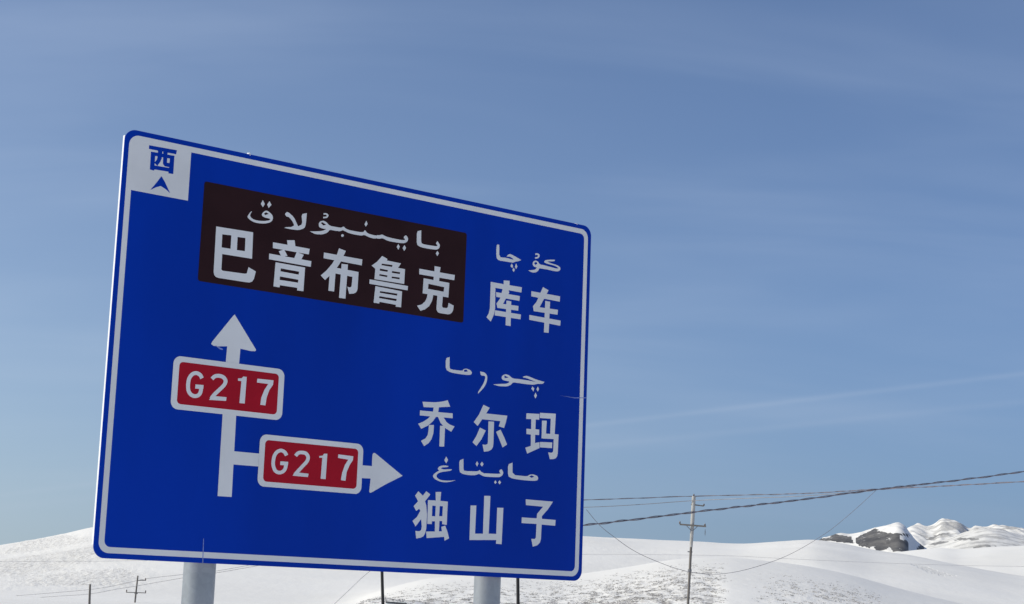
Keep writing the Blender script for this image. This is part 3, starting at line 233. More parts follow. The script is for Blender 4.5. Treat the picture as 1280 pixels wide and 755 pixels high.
def pchip(xq,x,y):   # monotone-ish smooth interpolation
    d=np.gradient(y,x); i=np.clip(np.searchsorted(x,xq)-1,0,len(x)-2)
    h=x[i+1]-x[i]; t=np.clip((xq-x[i])/h,0,1)
    return (2*t**3-3*t**2+1)*y[i]+(t**3-2*t**2+t)*h*d[i]+(-2*t**3+3*t**2)*y[i+1]+(t**3-t**2)*h*d[i+1]
# crest outline of each rise: (start of slope, crest distance, run-out behind, skyline points)
RISES=[
 (70,118,60,[(300,800),(400,778),(438,757),(462,747),(487,745.5),(510,749),(560,765),(700,800)],.0),
 (80,240,190,[(-300,800),(200,800),(380,780),(430,760),(470,738),(520,722),(600,714),(720,713),(780,705),(850,694.5),(905,693),(960,697.5),(1010,704),(1060,714),(1120,730),(1200,750),(1280,768),(1500,800)],.0),
 (230,560,420,[(-700,700),(-300,694),(-60,688),(0,680.5),(40,674.5),(80,667.5),(115,660.5),(160,655),(260,650),(400,654),(560,660),(733,668),(800,673),(867,676),(930,678.5),(980,675.5),(1020,674),(1050,678),(1090,686),(1140,693),(1200,703),(1280,717),(1500,735),(2000,740)],.0),
 (700,1250,500,[(-700,720),(0,715),(700,700),(1000,697),(1100,690),(1150,684.5),(1175,683),(1200,684),(1240,681.5),(1280,679.5),(1400,674),(1700,690),(2200,700)],.0),
 (1350,1750,500,[(600,720),(960,700),(1005,684),(1024,671.5),(1043,667),(1063,667),(1078,663),(1092,658.5),(1112,653),(1124,650.5),(1132,655),(1138,663),(1147,673),(1160,682),(1200,690),(1400,700),(2200,730)],.0),
 (1950,3050,900,[(600,760),(1100,720),(1130,700),(1150,683),(1168,675),(1185,670),(1200,664.5),(1216,660),(1232,658),(1246,658.5),(1262,662),(1280,667),(1340,672),(1500,690),(2200,720)],.0),
 (3300,4800,2500,[(-900,742),(-200,735),(400,740),(900,715),(1040,692),(1110,668),(1134,656),(1139,653),(1150,652),(1160,653.5),(1168,652.5),(1175,648.5),(1186,647.5),(1198,648),(1203,651),(1208,655.5),(1219,654.5),(1232,655.5),(1245,652.5),(1254,654),(1268,654),(1280,656),(1400,652),(1700,664),(2200,676)],.0)]
def sstep(t): t=np.clip(t,0,1); return t*t*(3-2*t)
def ridge_w(t): return t
def height(x,y,detail=True):
    r=np.hypot(x,y)+1e-6; az=np.arctan2(x,y)
    base=np.where(r<30,0,-1.6*sstep((r-30)/90))
    base=base-1.0*sstep((r-200)/300)+0*r
    hs=[base]
    for k,(r0,D,bk,pts,_) in enumerate(RISES):
        a,e=PR[k]
        ee=pchip(np.clip(az,a[0],a[-1]),a,e)
        if k==5: ee=ee+.0006*(fbm(np.degrees(az)*2.3,r*0,4,7)-.5)
        if k==6: ee=ee-0.0004-0.0006*(1-fbm(np.degrees(az)*1.7+5,r*0,3,5,True))
        Hc=EYE+D*ee*CORR[k](az)
        up=sstep((r-r0)/(D-r0)); lin=np.clip((r-r0)/(D-r0),0,1)
        up=.55*up+.45*lin*(2-lin)
        dn=1-.75*sstep((r-D)/bk)
        s=np.where(r<D,up,dn)
        hs.append(base+(Hc-base)*s)
    hs=np.array(hs); kk=np.array(0.6+0.004*r)   # soft maximum
    m=hs.max(0); H=m+kk*np.log(np.exp((hs-m)/kk).sum(0))-kk*math.log(1.6)
    H=np.where(r<60,H*0+base,base+(H-base)*sstep((r-60)/30))
    if detail:
        H=H+(fbm(x/60,y/60,3,3)-.5)*1.7*sstep((r-120)/300)+(fbm(x/26+.4*y/26,y/9,3,5)-.5)*.5*sstep((r-150)/200)
        # wind-packed snow and trampled terraces on the near slopes
        g=grass_mask(x,y,r,az)
        H=H+((fbm(x/3.2,y/3.0,2,11)-.5)*.30+(fbm(x/.8,y/2.6,2,12)-.5)*.22)*g*(r<1000)
        far=sstep((r-3000)/700)
        rd=fbm(x/230+.4*fbm(x/500,y/500,2,40),y/520,5,21,True)
        r2=fbm(x/78+.5*rd,y/210,4,25,True)
        H=H+((rd-.62)*15+(r2-.6)*15*sstep((rd-.35)/.3))*far*sstep((r-3300)/1200)
        H=H+(fbm(x/42,y/600,3,27,True)-.6)*13*sstep((r-3700)/500)*(r<5200)
        mid=sstep((r-1330)/120)*(1-sstep((r-3100)/400))
        H=H+(fbm(x/60,y/80,4,31,True)-.6)*10*mid*(1-.55*sstep((r-1850)/200))
    return H
def inpoly(a,e,poly):
    q=[to_azel(*p) for p in poly]; ins=np.zeros(a.shape,bool)
    for i in range(len(q)):
        (x1,y1),(x2,y2)=q[i],q[i-1]
        c=((y1>e)!=(y2>e))&(a<(x2-x1)*(e-y1)/(y2-y1+1e-12)+x1); ins^=c
    return ins
def azp(x): return to_azel(x,700)[0]
def grass_mask(x,y,r,az):
    d=np.degrees(az)
    def w(a0,a1,s=.5): return sstep((d-math.degrees(azp(a0)))/s+.5)*(1-sstep((d-math.degrees(azp(a1)))/s+.5))
    n=fbm(x/34,y/34,3,61); 
    A=(w(445,900,.8)*sstep((r-78)/20)*(1-sstep((r-150)/48)))*(.5+.5*sstep((r-80)/40)); A=A*(.72+.28*w(760,930,3.0))
    A2=(w(965,1100,1.6)*sstep((r-78)/20)*(1-sstep((r-140)/45)))*.62
    B=(w(-80,190,2.2)*sstep((r-255)/40)*(1-sstep((r-470-40*np.sin(d*2))/70)))*.9
    C=w(735,860,1.2)*sstep((r-330)/50)*(1-sstep((r-430)/40))*.35
    g=np.maximum.reduce([A,A2,B,C])
    return np.clip(g*(.62+.55*sstep((n-.30)/.35)),0,1)
PR=[prof(p[3]) for p in RISES]
CORR=[lambda a:1.0 for _ in RISES]

def build_terrain():
    azf=np.radians(np.arange(-19.5,19.5,.045))
    azc=np.concatenate([np.radians(np.arange(-180,-60,4.0)),np.radians(np.arange(-60,-19.6,.8))])
    az=np.concatenate([azc,azf,-azc[::-1]]); az=az[(az>=-math.pi)]; az=np.unique(np.round(az,6)); az=az[az<math.pi-.02]
    rr=np.concatenate([np.arange(1,60,6),np.arange(60,260,1.1),np.arange(260,620,3.0),np.arange(620,1300,9),np.arange(1300,1850,4.5),np.arange(1850,3200,16),np.arange(3200,5000,12),np.arange(5000,9000,250),np.array([9500,12000,16000,22000,30000])]).astype(float)
    A,Rr=np.meshgrid(az,rr,indexing='ij'); X=Rr*np.sin(A); Y=Rr*np.cos(A)
    Z=height(X,Y)
    Z=np.where(Rr>9000,Z*0-20,Z)
    na,nr=A.shape
    V=np.stack([X,Y,Z],-1).reshape(-1,3)
    idx=np.arange(na*nr).reshape(na,nr); nx=np.roll(idx,-1,axis=0)
    q=np.stack([idx[:,:-1],nx[:,:-1],nx[:,1:],idx[:,1:]],-1).reshape(-1,4)[:, ::-1]
    V=np.vstack([V,[[0,0,float(Z[0,0])]]]); ci=len(V)-1
    tri=np.stack([np.full(na,ci),nx[:,0],idx[:,0]],-1)[:, ::-1]
    me=bpy.data.meshes.new('snowfield')
    me.vertices.add(len(V)); me.vertices.foreach_set('co',V.astype(np.float32).ravel())
    nl=q.size+tri.size; me.loops.add(nl); me.loops.foreach_set('vertex_index',np.concatenate([q.ravel(),tri.ravel()]).astype(np.int32))
    npoly=len(q)+len(tri); me.polygons.add(npoly)
    st=np.concatenate([np.arange(len(q))*4,len(q)*4+np.arange(len(tri))*3]).astype(np.int32)
    me.polygons.foreach_set('loop_start',st)
    me.polygons.foreach_set('use_smooth',np.ones(npoly,bool))
    me.update(calc_edges=True); me.validate()
    r=Rr.ravel(); a=A.ravel(); e=(V[:-1,2]-EYE)/r
    g=grass_mask(X,Y,Rr,A).ravel(); fs=(r>2050)&(r<3250)
    g=np.where(fs,sstep((fbm(X/200,Y/45,4,65).ravel()-.38)/.2)*.9,g)
    rock_and_shade=np.zeros(len(r))
    onR=(r>1330)&(r<1900)
    j=(fbm(X/14,Y/30,5,71).ravel()-.5)*.0012; jx=(fbm(X/14+50,Y/30,5,72).ravel()-.5)*.0028
    q=lambda L_:[(1025+a_/5.02,625+b_/5.02) for a_,b_ in L_]
    P0=q([(-40,262),(0,238),(60,235),(85,212),(110,215),(150,222),(198,230),(206,274),(150,268),(0,252)])
    P1=q([(214,274),(222,245),(250,225),(300,203),(350,175),(372,192),(430,207),(500,212),(565,212),(552,226),(502,224),(500,250),(552,252),(546,327),(460,322),(440,294),(405,316),(355,316),(345,290),(318,300),(260,292)])
    P2=q([(585,333),(615,290),(650,273),(692,284),(650,306),(602,338)])
    for Pp in (P0,P1,P2): rock_and_shade[onR&inpoly(a+jx,e+j,Pp)]=1
    # broken rock and bare ground on the far massif; base grey paints in its shade
    fm=(r>2100)&(r<5400)
    fr=(fbm(X/95,Y/160,4,81).ravel()); 
    fr=fr*.6+.4*(fbm(X/40+3*A.mean(),Y/26,4,83).ravel()); rock_and_shade[fm]=(sstep((fr-.55)/.07)*.13+.295)[fm]
    fs=(r>2050)&(r<3300); rock_and_shade[fs]=(sstep((fbm(X/150,Y/16,4,85).ravel()-.56)/.08)*.11+.30)[fs]  # rock streaks over an even grey that paints this slope as shaded
    onF=(r>2050)&(r<5300)
    for Pp in (q([(660,252),(710,226),(760,209),(830,203),(745,224),(705,248)]),q([(835,254),(880,238),(985,241),(1010,250),(900,252)]),q([(685,278),(760,257),(805,262),(765,277),(720,287)]),q([(955,303),(1040,284),(1066,289),(990,308)]),q([(1085,297),(1100,288),(1108,297)])):
        rock_and_shade[onF&inpoly(a+jx,e+j*.5,Pp)]=.50
    onB=(r>330)&(r<640)
    g[onB&inpoly(a+jx*.5,e+j*.5,q([(540,392),(640,408),(720,436),(800,462),(860,474),(760,474),(680,454),(600,416)]))]=.95
    for nme,arr in (('grass',g),('rock_and_shade',rock_and_shade)):
        at=me.attributes.new(nme,'FLOAT','POINT'); at.data.foreach_set('value',np.append(arr,0).astype(np.float32))
    o=link('snowfield',me); o['kind']='structure'
    m,n,l,b=mat('snow_ground')
    geo=n.new('ShaderNodeNewGeometry'); ag=n.new('ShaderNodeAttribute'); ag.attribute_name='grass'; ar=n.new('ShaderNodeAttribute'); ar.attribute_name='rock_and_shade'
    def noise(scale,sc=(1,1,1),det=4,rough=.55,dist=0):
        mp=n.new('ShaderNodeMapping'); mp.inputs['Scale'].default_value=sc; l.new(geo.outputs['Position'],mp.inputs[0])
        t=n.new('ShaderNodeTexNoise'); t.inputs['Scale'].default_value=scale; t.inputs['Detail'].default_value=det; t.inputs['Roughness'].default_value=rough; t.inputs['Distortion'].default_value=dist
        l.new(mp.outputs[0],t.inputs['Vector']); return t.outputs['Fac']
    def rng_(v,a0,a1,b0,b1):
        t=n.new('ShaderNodeMapRange'); t.interpolation_type='SMOOTHSTEP'; l.new(v,t.inputs[0])
        for i,q_ in enumerate((a0,a1,b0,b1)): t.inputs[i+1].default_value=q_
        return t.outputs[0]
    def mm(op,a_,b_):
        t=n.new('ShaderNodeMath'); t.operation=op
        for i,v in enumerate((a_,b_)):
            if isinstance(v,(int,float)): t.inputs[i].default_value=v
            else: l.new(v,t.inputs[i])
        return t.outputs[0]
    def mixc(f,c1,c2):
        t=n.new('ShaderNodeMix'); t.data_type='RGBA'
        l.new(f,t.inputs[0])
        for i,c in ((6,c1),(7,c2)):
            if isinstance(c,tuple): t.inputs[i].default_value=(*c,1)
            else: l.new(c,t.inputs[i])
        return t.outputs[2]
    big=noise(.012,det=5)
    snow=mixc(rng_(big,.35,.65,0,1),(.80,.79,.765),(.86,.85,.825))
    tn=noise(1.5,(1,.36,1),5,.66,.6)
    thr=mm('SUBTRACT',tn,mm('MULTIPLY',mm('SUBTRACT',1.0,ag.outputs['Fac']),.35))
    gm=rng_(thr,.47,.60,0,.62)
    gcol=mixc(noise(.6),(.36,.345,.33),(.52,.50,.47))
    c=mixc(gm,snow,gcol)
    rn=noise(.05,(1,1,.6),7,.65); rcol=mixc(rng_(rn,.35,.7,0,1),(.085,.085,.09),(.19,.185,.18))
    rs=noise(.11,(1,.7,1),6,.7)
    rm=mm('MULTIPLY',rng_(mm('ADD',ar.outputs['Fac'],mm('MULTIPLY',mm('SUBTRACT',noise(.16,(1,1,1),5,.7),.5),.25)),.25,.6,0,1),rng_(rs,.60,.66,1,.15))
    c=mixc(rm,c,rcol)
    l.new(c,b.inputs['Base Color']); b.inputs['Roughness'].default_value=.75; b.inputs['Specular IOR Level'].default_value=.25
    bu=n.new('ShaderNodeBump'); bu.inputs['Strength'].default_value=.55; bu.inputs['Distance'].default_value=.35
    hgt=mm('ADD',mm('MULTIPLY',noise(.45,(1,.5,1),6,.6),.6),mm('MULTIPLY',mm('MULTIPLY',tn,ag.outputs['Fac']),1.2))
    l.new(hgt,bu.inputs['Height']); l.new(bu.outputs[0],b.inputs['Normal'])
    me.materials.append(m)
    return o
build_terrain()

# dry grass tufts poking out of the snow on the near slopes
def build_tufts():
    n=250000
    a=np.radians(rng.uniform(-9,16,n)); r=np.sqrt(rng.uniform(78**2,260**2,n))
    x=r*np.sin(a); y=r*np.cos(a); g=grass_mask(x,y,r,a)
    cl=fbm(x/.75,y/1.9,3,91)
    keep=(.95*g*sstep((cl-.40)/.24)>rng.uniform(0,1,n)); x=x[keep]; y=y[keep]; z=height(x,y)
    k=len(x); V=[];F=[]
    ang=rng.uniform(0,math.pi,k); s=rng.uniform(.05,.15,k)*(1+.0*x); hh=rng.uniform(.03,.08,k)
    off=0; vs=np.zeros((k,8,3)); fs=np.zeros((k,4,3),int)
    for b in range(4):
        aa=ang+b*math.pi/4+rng.uniform(-.3,.3,k); ox=rng.uniform(-.12,.12,k); oy=rng.uniform(-.12,.12,k)
        c,si=np.cos(aa)*s/2,np.sin(aa)*s/2
        vs[:,b*2]=np.stack([x+ox-c,y+oy-si,z-.04],1); vs[:,b*2+1]=np.stack([x+ox+c,y+oy+si,z-.04+rng.uniform(0,.02,k)],1)
    tip=np.stack([x,y,z],1)[:,None,:]+np.stack([rng.uniform(-.2,.2,(k,4)),rng.uniform(-.2,.2,(k,4)),hh[:,None]*rng.uniform(.6,1.2,(k,4))],2)
    VV=np.concatenate([vs,tip],1).reshape(-1,3)
    base=(np.arange(k)*12)[:,None,None]
    FF=(base+np.array([[b*2,b*2+1,8+b] for b in range(4)])[None]).reshape(-1,3)
    me=bpy.data.meshes.new('dry_grass'); me.from_pydata(VV.tolist(),[],FF.tolist())
    me.materials.append(simple('dry_grass',(.42,.405,.39),rough=.9,var=.35,scale=.5))
    o=link('dry_grass',me); o['kind']='stuff'; o['label']='dry grass tufts poking through the snow on the trampled near slopes'; o['category']='grass'
build_tufts()

# ------------------------------------------------------------------ road sign
R1=Vector(SIGN_DIR); R1.z=0; R1.normalize(); NV=Vector((R1.y,-R1.x,0))    # NV points at the viewer
O=Vector(SIGN_BL)+Vector((0,0,EYE)); UP=Vector((0,0,1))
HH,WW=3.0,4.33
def gz(x,y): return float(height(np.array([x]),np.array([y]))[0])
base=O+R1*(WW/2)-NV*.2; base.z=gz(base.x,base.y)
sign=empty('road_sign',base,'large blue bilingual direction sign on two round galvanised posts, white lettering and red route shields','road sign')
def S(u,v,w): return O+R1*u+UP*v+NV*w-base
def flat(name,shapes,m,parent,w,thick=.0006,step=.00012,label=None):
    """sheet pieces: outline + holes in sign-plane metres, front face and edge walls"""
    bm=bmesh.new()
    for i,(o,hs) in enumerate(shapes):
        ww=w+i*step
        loops=[o]+list(hs)
        tri=tessellate_polygon([[Vector((a,b,0)) for a,b in lp] for lp in loops])
        vs=[bm.verts.new(S(a,b,ww)) for lp in loops for a,b in lp]
        for t in tri:
            p=[vs[k] for k in t]
            if (p[1].co-p[0].co).cross(p[2].co-p[0].co).length<1e-9: continue
            nrm=(p[1].co-p[0].co).cross(p[2].co-p[0].co)
            if nrm.dot(NV)<0: p=p[::-1]
            try: bm.faces.new(p)
            except ValueError: pass
        k=0
        for lp in loops:
            n_=len(lp); lo=[bm.verts.new(S(a,b,ww-thick)) for a,b in lp]
            for j in range(n_):
                try: bm.faces.new((vs[k+j],lo[j],lo[(j+1)%n_],vs[k+(j+1)%n_]))
                except ValueError: pass
            k+=n_
    me=bpy.data.meshes.new(name); bm.to_mesh(me); bm.free(); me.materials.append(m)
    o=link(name,me,parent)
    if label: o['label']=label
    return o
def rrect(x0,y0,x1,y1,r,n=8):
    p=[]
    for cx,cy,a0 in ((x1-r,y1-r,0),(x0+r,y1-r,90),(x0+r,y0+r,180),(x1-r,y0+r,270)):
        for k in range(n+1):
            a=math.radians(a0+90*k/n); p.append((cx+r*math.cos(a),cy+r*math.sin(a)))
    return p
panel=flat('panel',[(rrect(0,0,WW,HH,.085,12),[])],BLUE,sign,0,thick=.004)
b0,b1=.036,.077
flat('border',[(rrect(b0,b0,WW-b0,HH-b0,.075,10),[rrect(b1,b1,WW-b1,HH-b1,.045,8)])],WHITE,panel,.0008)
WR=RECT['west']
wp=[]; r0=.072
for k in range(11):
    a=math.radians(90+90*k/10); wp.append((b0+.002+r0+r0*math.cos(a),HH-b0-.002-r0+r0*math.sin(a)))
wp+=[(b0+.002,WR[1]),(WR[2],WR[1]),(WR[2],HH-b0-.002)]
plate=flat('direction_plate',[(wp,[])],WHITE,sign,.0014,label='white corner plate reading west')
flat('lettering',GLYPH['xi'],BLUE,plate,.0022,label='blue character for west')
flat('north_arrow',GLYPH['north_arrow'],BLUE,plate,.0022)
bp=RECT['brown']
brown=flat('brown_panel',[(rrect(*bp,.02,4),[])],BROWN,sign,.0012,label='dark brown panel with a Uyghur and a Chinese place name')
def letters(key,parent,w,name='lettering',label=None,m=WHITE): return flat(name,GLYPH[key],m,parent,w,label=label)
for k,lb in (('bayinbulaq','white Uyghur word on the brown panel'),('ba','first white character on the brown panel'),('yin','second white character on the brown panel'),('bu','third white character on the brown panel'),('lu','fourth white character on the brown panel'),('ke','last white character on the brown panel')):
    letters(k,brown,.0022,label=lb)
for k,lb in (('kuqa','white Uyghur word at the upper right'),('ku','left of the two upper right characters'),('che','right of the two upper right characters'),
             ('qorma','white Uyghur word beside the straight arrow'),('qiao','left character of the middle place name'),('er','middle character of the middle place name'),('ma','right character of the middle place name'),
             ('maytagh','white Uyghur word above the lowest place name'),('du','left character of the lowest place name'),('shan','middle character of the lowest place name'),('zi','right character of the lowest place name')):
    letters(k,panel,.0012,label=lb)
flat('ahead_arrow',GLYPH['arrow_up']+GLYPH['arrow_stem']+GLYPH['arrow_branch'],WHITE,panel,.0012,label='white arrow pointing straight ahead with a side branch')
flat('right_arrow',GLYPH['arrow_right'],WHITE,panel,.0013,label='white arrow pointing right')
for n_,s_,l_ in (('s1','1','red G217 shield on the straight ahead arrow'),('s2','2','red G217 shield on the right turn arrow')):
    sh=flat('route_shield',[(rrect(*RECT[n_],.055,8),[])],WHITE,sign,.0030,label=l_)
    flat('shield_face',[(rrect(*RECT[n_+'r'],.03,6),[])],RED,sh,.0036)
    for d in ('digit_g','digit_2','digit_1','digit_7'):
        flat('lettering',GLYPH[d+s_],WHITE,sh,.0042)
# scuffs on the film
flat('scratch',[([(.818,1.549),(.84,1.541),(.862,1.534),(.880,1.529),(.878,1.522),(.855,1.524),(.835,1.534)],[])],SCRATCH,panel,.0012)
flat('scratch',[([(.822,.17),(.8265,.17),(.8345,.0),(.8265,.0)],[])],SCRATCH,panel,.0016)
flat('scratch',[([(4.03,1.5155),(4.2,1.515),(4.33,1.529),(4.33,1.523),(4.2,1.509)],[])],SCRATCH,panel,.0016)
# folded aluminium edges and rails behind the sheet
bm=bmesh.new()
def sbox(bm,u0,u1,v0,v1,w0,w1):
    box(bm,S((u0+u1)/2,(v0+v1)/2,(w0+w1)/2),(u1-u0,v1-v0,w1-w0),(R1,UP,NV))
sbox(bm,.001,.006,.09,HH-.05,-.030,-.0042); from_bm('edge_flange',bm,ALU,sign)
bm=bmesh.new(); sbox(bm,WW-.006,WW-.001,.09,HH-.09,-.044,-.0042); from_bm('edge_flange',bm,ALU,sign)
bm=bmesh.new(); sbox(bm,.09,WW-.09,.001,.006,-.034,-.0042); from_bm('edge_flange',bm,ALU,sign)
bm=bmesh.new(); sbox(bm,.09,WW-.09,HH-.006,HH-.001,-.034,-.0042); from_bm('edge_flange',bm,ALU,sign)
for v in (.35,1.1,1.9,2.65):
    bm=bmesh.new()
    sbox(bm,.12,WW-.12,v-.045,v-.040,-.085,-.006); sbox(bm,.12,WW-.12,v+.040,v+.045,-.085,-.006); sbox(bm,.12,WW-.12,v-.0398,v+.0398,-.085,-.080)
    rail=from_bm('rail',bm,ALU,sign)
    for u,r in ((.916,.115),(3.505,.109)):
        bm=bmesh.new(); c=S(u,v,-.2)
        for q in range(14):
            a0=2*math.pi*q/14; a1=2*math.pi*(q+1)/14
            P_=[c+R1*(rr*math.cos(a))+NV*(rr*math.sin(a))+UP*h for rr in (r+.003,r+.009) for a in (a0,a1) for h in (-.03,.03)]
            vv=[bm.verts.new(p) for p in P_]
            for f in ((0,1,3,2),(4,6,7,5),(0,2,6,4),(1,5,7,3)): bm.faces.new([vv[i] for i in f])
        cl=from_bm('clamp',bm,IRON,sign)
for u,r in ((.916,.1148),(3.505,.1079)):
    bm=bmesh.new(); c=S(u,0,-.2); zb=base.z-.35-base.z
    n_=14; pts=[Vector((c.x,c.y,zb+(2.95+O.z-base.z-zb)*i/(n_-1))) for i in range(n_)]
    tube(bm,pts,r,40)
    bmesh.ops.bevel(bm,geom=[e for e in bm.edges if len([f for f in e.link_faces if len(f.verts)>4])==1],offset=.008,segments=2,affect='EDGES')
    p=from_bm('post',bm,GALV,sign,smooth=True)
    p.data.polygons.foreach_set('use_smooth',[len(q.vertices)==4 for q in p.data.polygons])
    bm=bmesh.new(); box(bm,Vector((c.x,c.y,zb+.36)),(.42,.42,.02),(R1,NV,UP),.004); from_bm('base_plate',bm,GALV,p)
# snow left on the top edge of the sheet
SNOW=simple('snow_crust',(.86,.86,.88),rough=.7,var=.03)
def snowlump(u,l,h,label):
    bm=bmesh.new(); c=O+R1*u+UP*(HH-.006)-NV*.02
    o_=empty
    bmesh.ops.create_icosphere(bm,subdivisions=2,radius=1)
    for v in bm.verts:
        p=v.co.copy(); k=1+.25*math.sin(7*p.x+3*p.y)+.12*math.sin(13*p.x)
        v.co=R1*(p.x*l)+NV*(p.y*.022)+UP*(max(p.z,-.1)*h*k)
    me=bpy.data.meshes.new('snow_lump'); bm.to_mesh(me); bm.free(); me.materials.append(SNOW)
    for q in me.polygons: q.use_smooth=True
    o=link('snow_lump',me); o.location=c; tag(o,label,'snow','bits of snow on the top edge of the sign')
snowlump(1.0,.018,.022,'tiny bit of snow on the top edge of the sign above the brown panel')
snowlump(4.17,.022,.014,'tiny bit of snow on the top edge of the sign near its right corner')

# ------------------------------------------------------------------ poles and wires
def at(x,y,d):
    v=pixdir(x,y); v=v*(d/math.hypot(v.x,v.y)); return Vector((v.x,v.y,v.z+EYE))
def insulator(parent,p,h=.14,r=.05,axis=Vector((0,0,1)),base_o=Vector((0,0,0))):
    bm=bmesh.new(); p=Vector(p)-base_o; n_=[(-.9,.25),(-.5,.3),(-.45,.9),(-.15,.7),(-.1,1),(.2,.75),(.3,.95),(.6,.6),(.85,.55),(1,.3)]
    tube(bm,[p+axis*(h/2*a) for a,_ in n_],[r*b for _,b in n_],10)
    o=from_bm('insulator',bm,PORC,parent,smooth=True)
def leaning_pole(name,top,foot_px,d,r_top,r_bot,m,label,cat='utility pole',group=None,up_ext=0):
    top=Vector(top); low=at(*foot_px,d); dirv=(low-top).normalized()
    # run down to the ground
    p=low.copy()
    for _ in range(400):
        if p.z<gz(p.x,p.y)-.3: break
        p=p+dirv*.1
    g=p-dirv*.3; root=empty(name,g,label,cat,group)
    bm=bmesh.new(); pts=[g+(top-g)*t-g for t in np.linspace(-.05,1,10)]
    tube(bm,pts,[r_bot+(r_top-r_bot)*i/9 for i in range(10)],14); o=from_bm('shaft',bm,m,root,smooth=True)
    o.data.polygons.foreach_set('use_smooth',[len(q.vertices)==4 for q in o.data.polygons])
    return root,g
D1=100
top=at(867.3,620.5,D1)
pole,g=leaning_pole('utility_pole',top,(860,754),D1,.07,.075,CONC_DARK,'tall grey utility pole with two crossarms, leaning slightly, right of the sign',group='utility poles across the snowfield')
def on_pole(y,dx=0): # point beside the pole at image height y
    x=867.3+(y-620.5)*(860-867.3)/(754-620.5)+dx; return at(x,y,D1)
bm=bmesh.new(); tube(bm,[on_pole(620.2)-g,on_pole(650)-g,on_pole(662)-g,on_pole(684)-g],[.108,.112,.105,.088],14)
sl=from_bm('pole_top',bm,CONC,pole); sl['label']='pale upper section of the pole'
bm=bmesh.new(); a=on_pole(630.5,-3)-g; b=on_pole(632.5,13)-g; box(bm,(a+b)/2,((b-a).length,.07,.07),((b-a).normalized(),Vector((0,1,0)),Vector((0,0,1)))); ca=from_bm('crossarm',bm,CONC_DARK,pole)
insulator(pole,at(880,631.2,D1),.14,.055,base_o=g)
bm=bmesh.new(); a=on_pole(655.6,-16)-g; b=on_pole(658.2,17)-g; box(bm,(a+b)/2+Vector((0,-.14,0)),((b-a).length,.08,.09),((b-a).normalized(),Vector((0,1,0)),Vector((0,0,1)))); from_bm('crossarm',bm,CONC_DARK,pole)
insulator(pole,at(849.8,653.6,D1),.20,.055,base_o=g); insulator(pole,at(881.2,656.4,D1),.18,.055,base_o=g)
insulator(pole,at(881.4,666,D1),.42,.022,base_o=g)
for sgn in (-1,1):
    bm=bmesh.new(); a=on_pole(656.5,8*sgn)-g+Vector((0,-.1,0)); b=on_pole(664,0.5*sgn)-g+Vector((0,-.08,0)); tube(bm,[a,b],.02,6); from_bm('brace',bm,IRON,pole)
for y,dx in ((690,-4),(713,-1),(747,-5)):
    bm=bmesh.new(); a=on_pole(y,-.5)-g; b=on_pole(y-.5,dx)-g; tube(bm,[a+Vector((.12,0,0)),b],.035,6); from_bm('bracket',bm,IRON,pole)
bm=bmesh.new(); tube(bm,[on_pole(y)-g+Vector((0,0,0)) for y in (711.5,714.5)],.11,12); from_bm('band',bm,IRON,pole)
insulator(pole,at(867.3,619.0,D1),.16,.05,base_o=g)

# two dark poles carrying the cable, rising behind the sign
D2=62
dp1,g1=leaning_pole('dark_pole',at(646.6,664,D2),(647.6,754),D2,.058,.062,STEEL,'slim dark pole right of the right sign post, its top hidden by the sign',group='slim dark cable poles behind the sign')
dp2,g2=leaning_pole('dark_pole',at(476.2,668,D2-4),(478.6,754),D2-4,.050,.054,STEEL,'slim dark pole between the two sign posts, its top hidden by the sign',group='slim dark cable poles behind the sign')
for root,gg,(px_,py_),dd in ((dp1,g1,(646.6,666),D2),(dp2,g2,(476.2,670),D2-4)):
    bm=bmesh.new(); c=at(px_,py_,dd)-gg; box(bm,c+Vector((0,-.07,0)),(.35,.05,.05)); from_bm('crossarm',bm,IRON,root)
    bm=bmesh.new(); tube(bm,[c+Vector((0,0,-.5)),c+Vector((0,0,-.42))],.075,12); from_bm('band',bm,IRON,root)
# small pole far left and the bare post beside it
D3=210
fp,g3=leaning_pole('utility_pole',at(172.3,719.5,D3),(168.5,754.5),D3,.09,.10,CONC_DARK,'small distant utility pole with crossarms left of the left sign post',group='utility poles across the snowfield')
def arm(x0,y0,x1,y1):
    bm=bmesh.new(); a=at(x0,y0,D3-.2)-g3; b=at(x1,y1,D3-.2)-g3
    box(bm,(a+b)/2,((b-a).length,.09,.09),((b-a).normalized(),Vector((0,1,0)),Vector((0,0,1)))); from_bm('crossarm',bm,CONC_DARK,fp)
arm(172,725.3,182.5,725.5); arm(157.5,740.3,182.5,741.2)
insulator(fp,at(158.3,738.6,D3),.34,.08,base_o=g3); insulator(fp,at(182,739.6,D3),.34,.08,base_o=g3); insulator(fp,at(182,724,D3),.30,.08,base_o=g3)
bm=bmesh.new(); tube(bm,[at(170.2,740.5,D3)-g3,at(170.0,742.5,D3)-g3],.2,10); from_bm('band',bm,IRON,fp)
wp_,g4=leaning_pole('wooden_post',at(112.6,730.2,150),(111.8,754),150,.085,.105,CONC_DARK,'bare grey post with no crossarm at the bottom left corner','post')

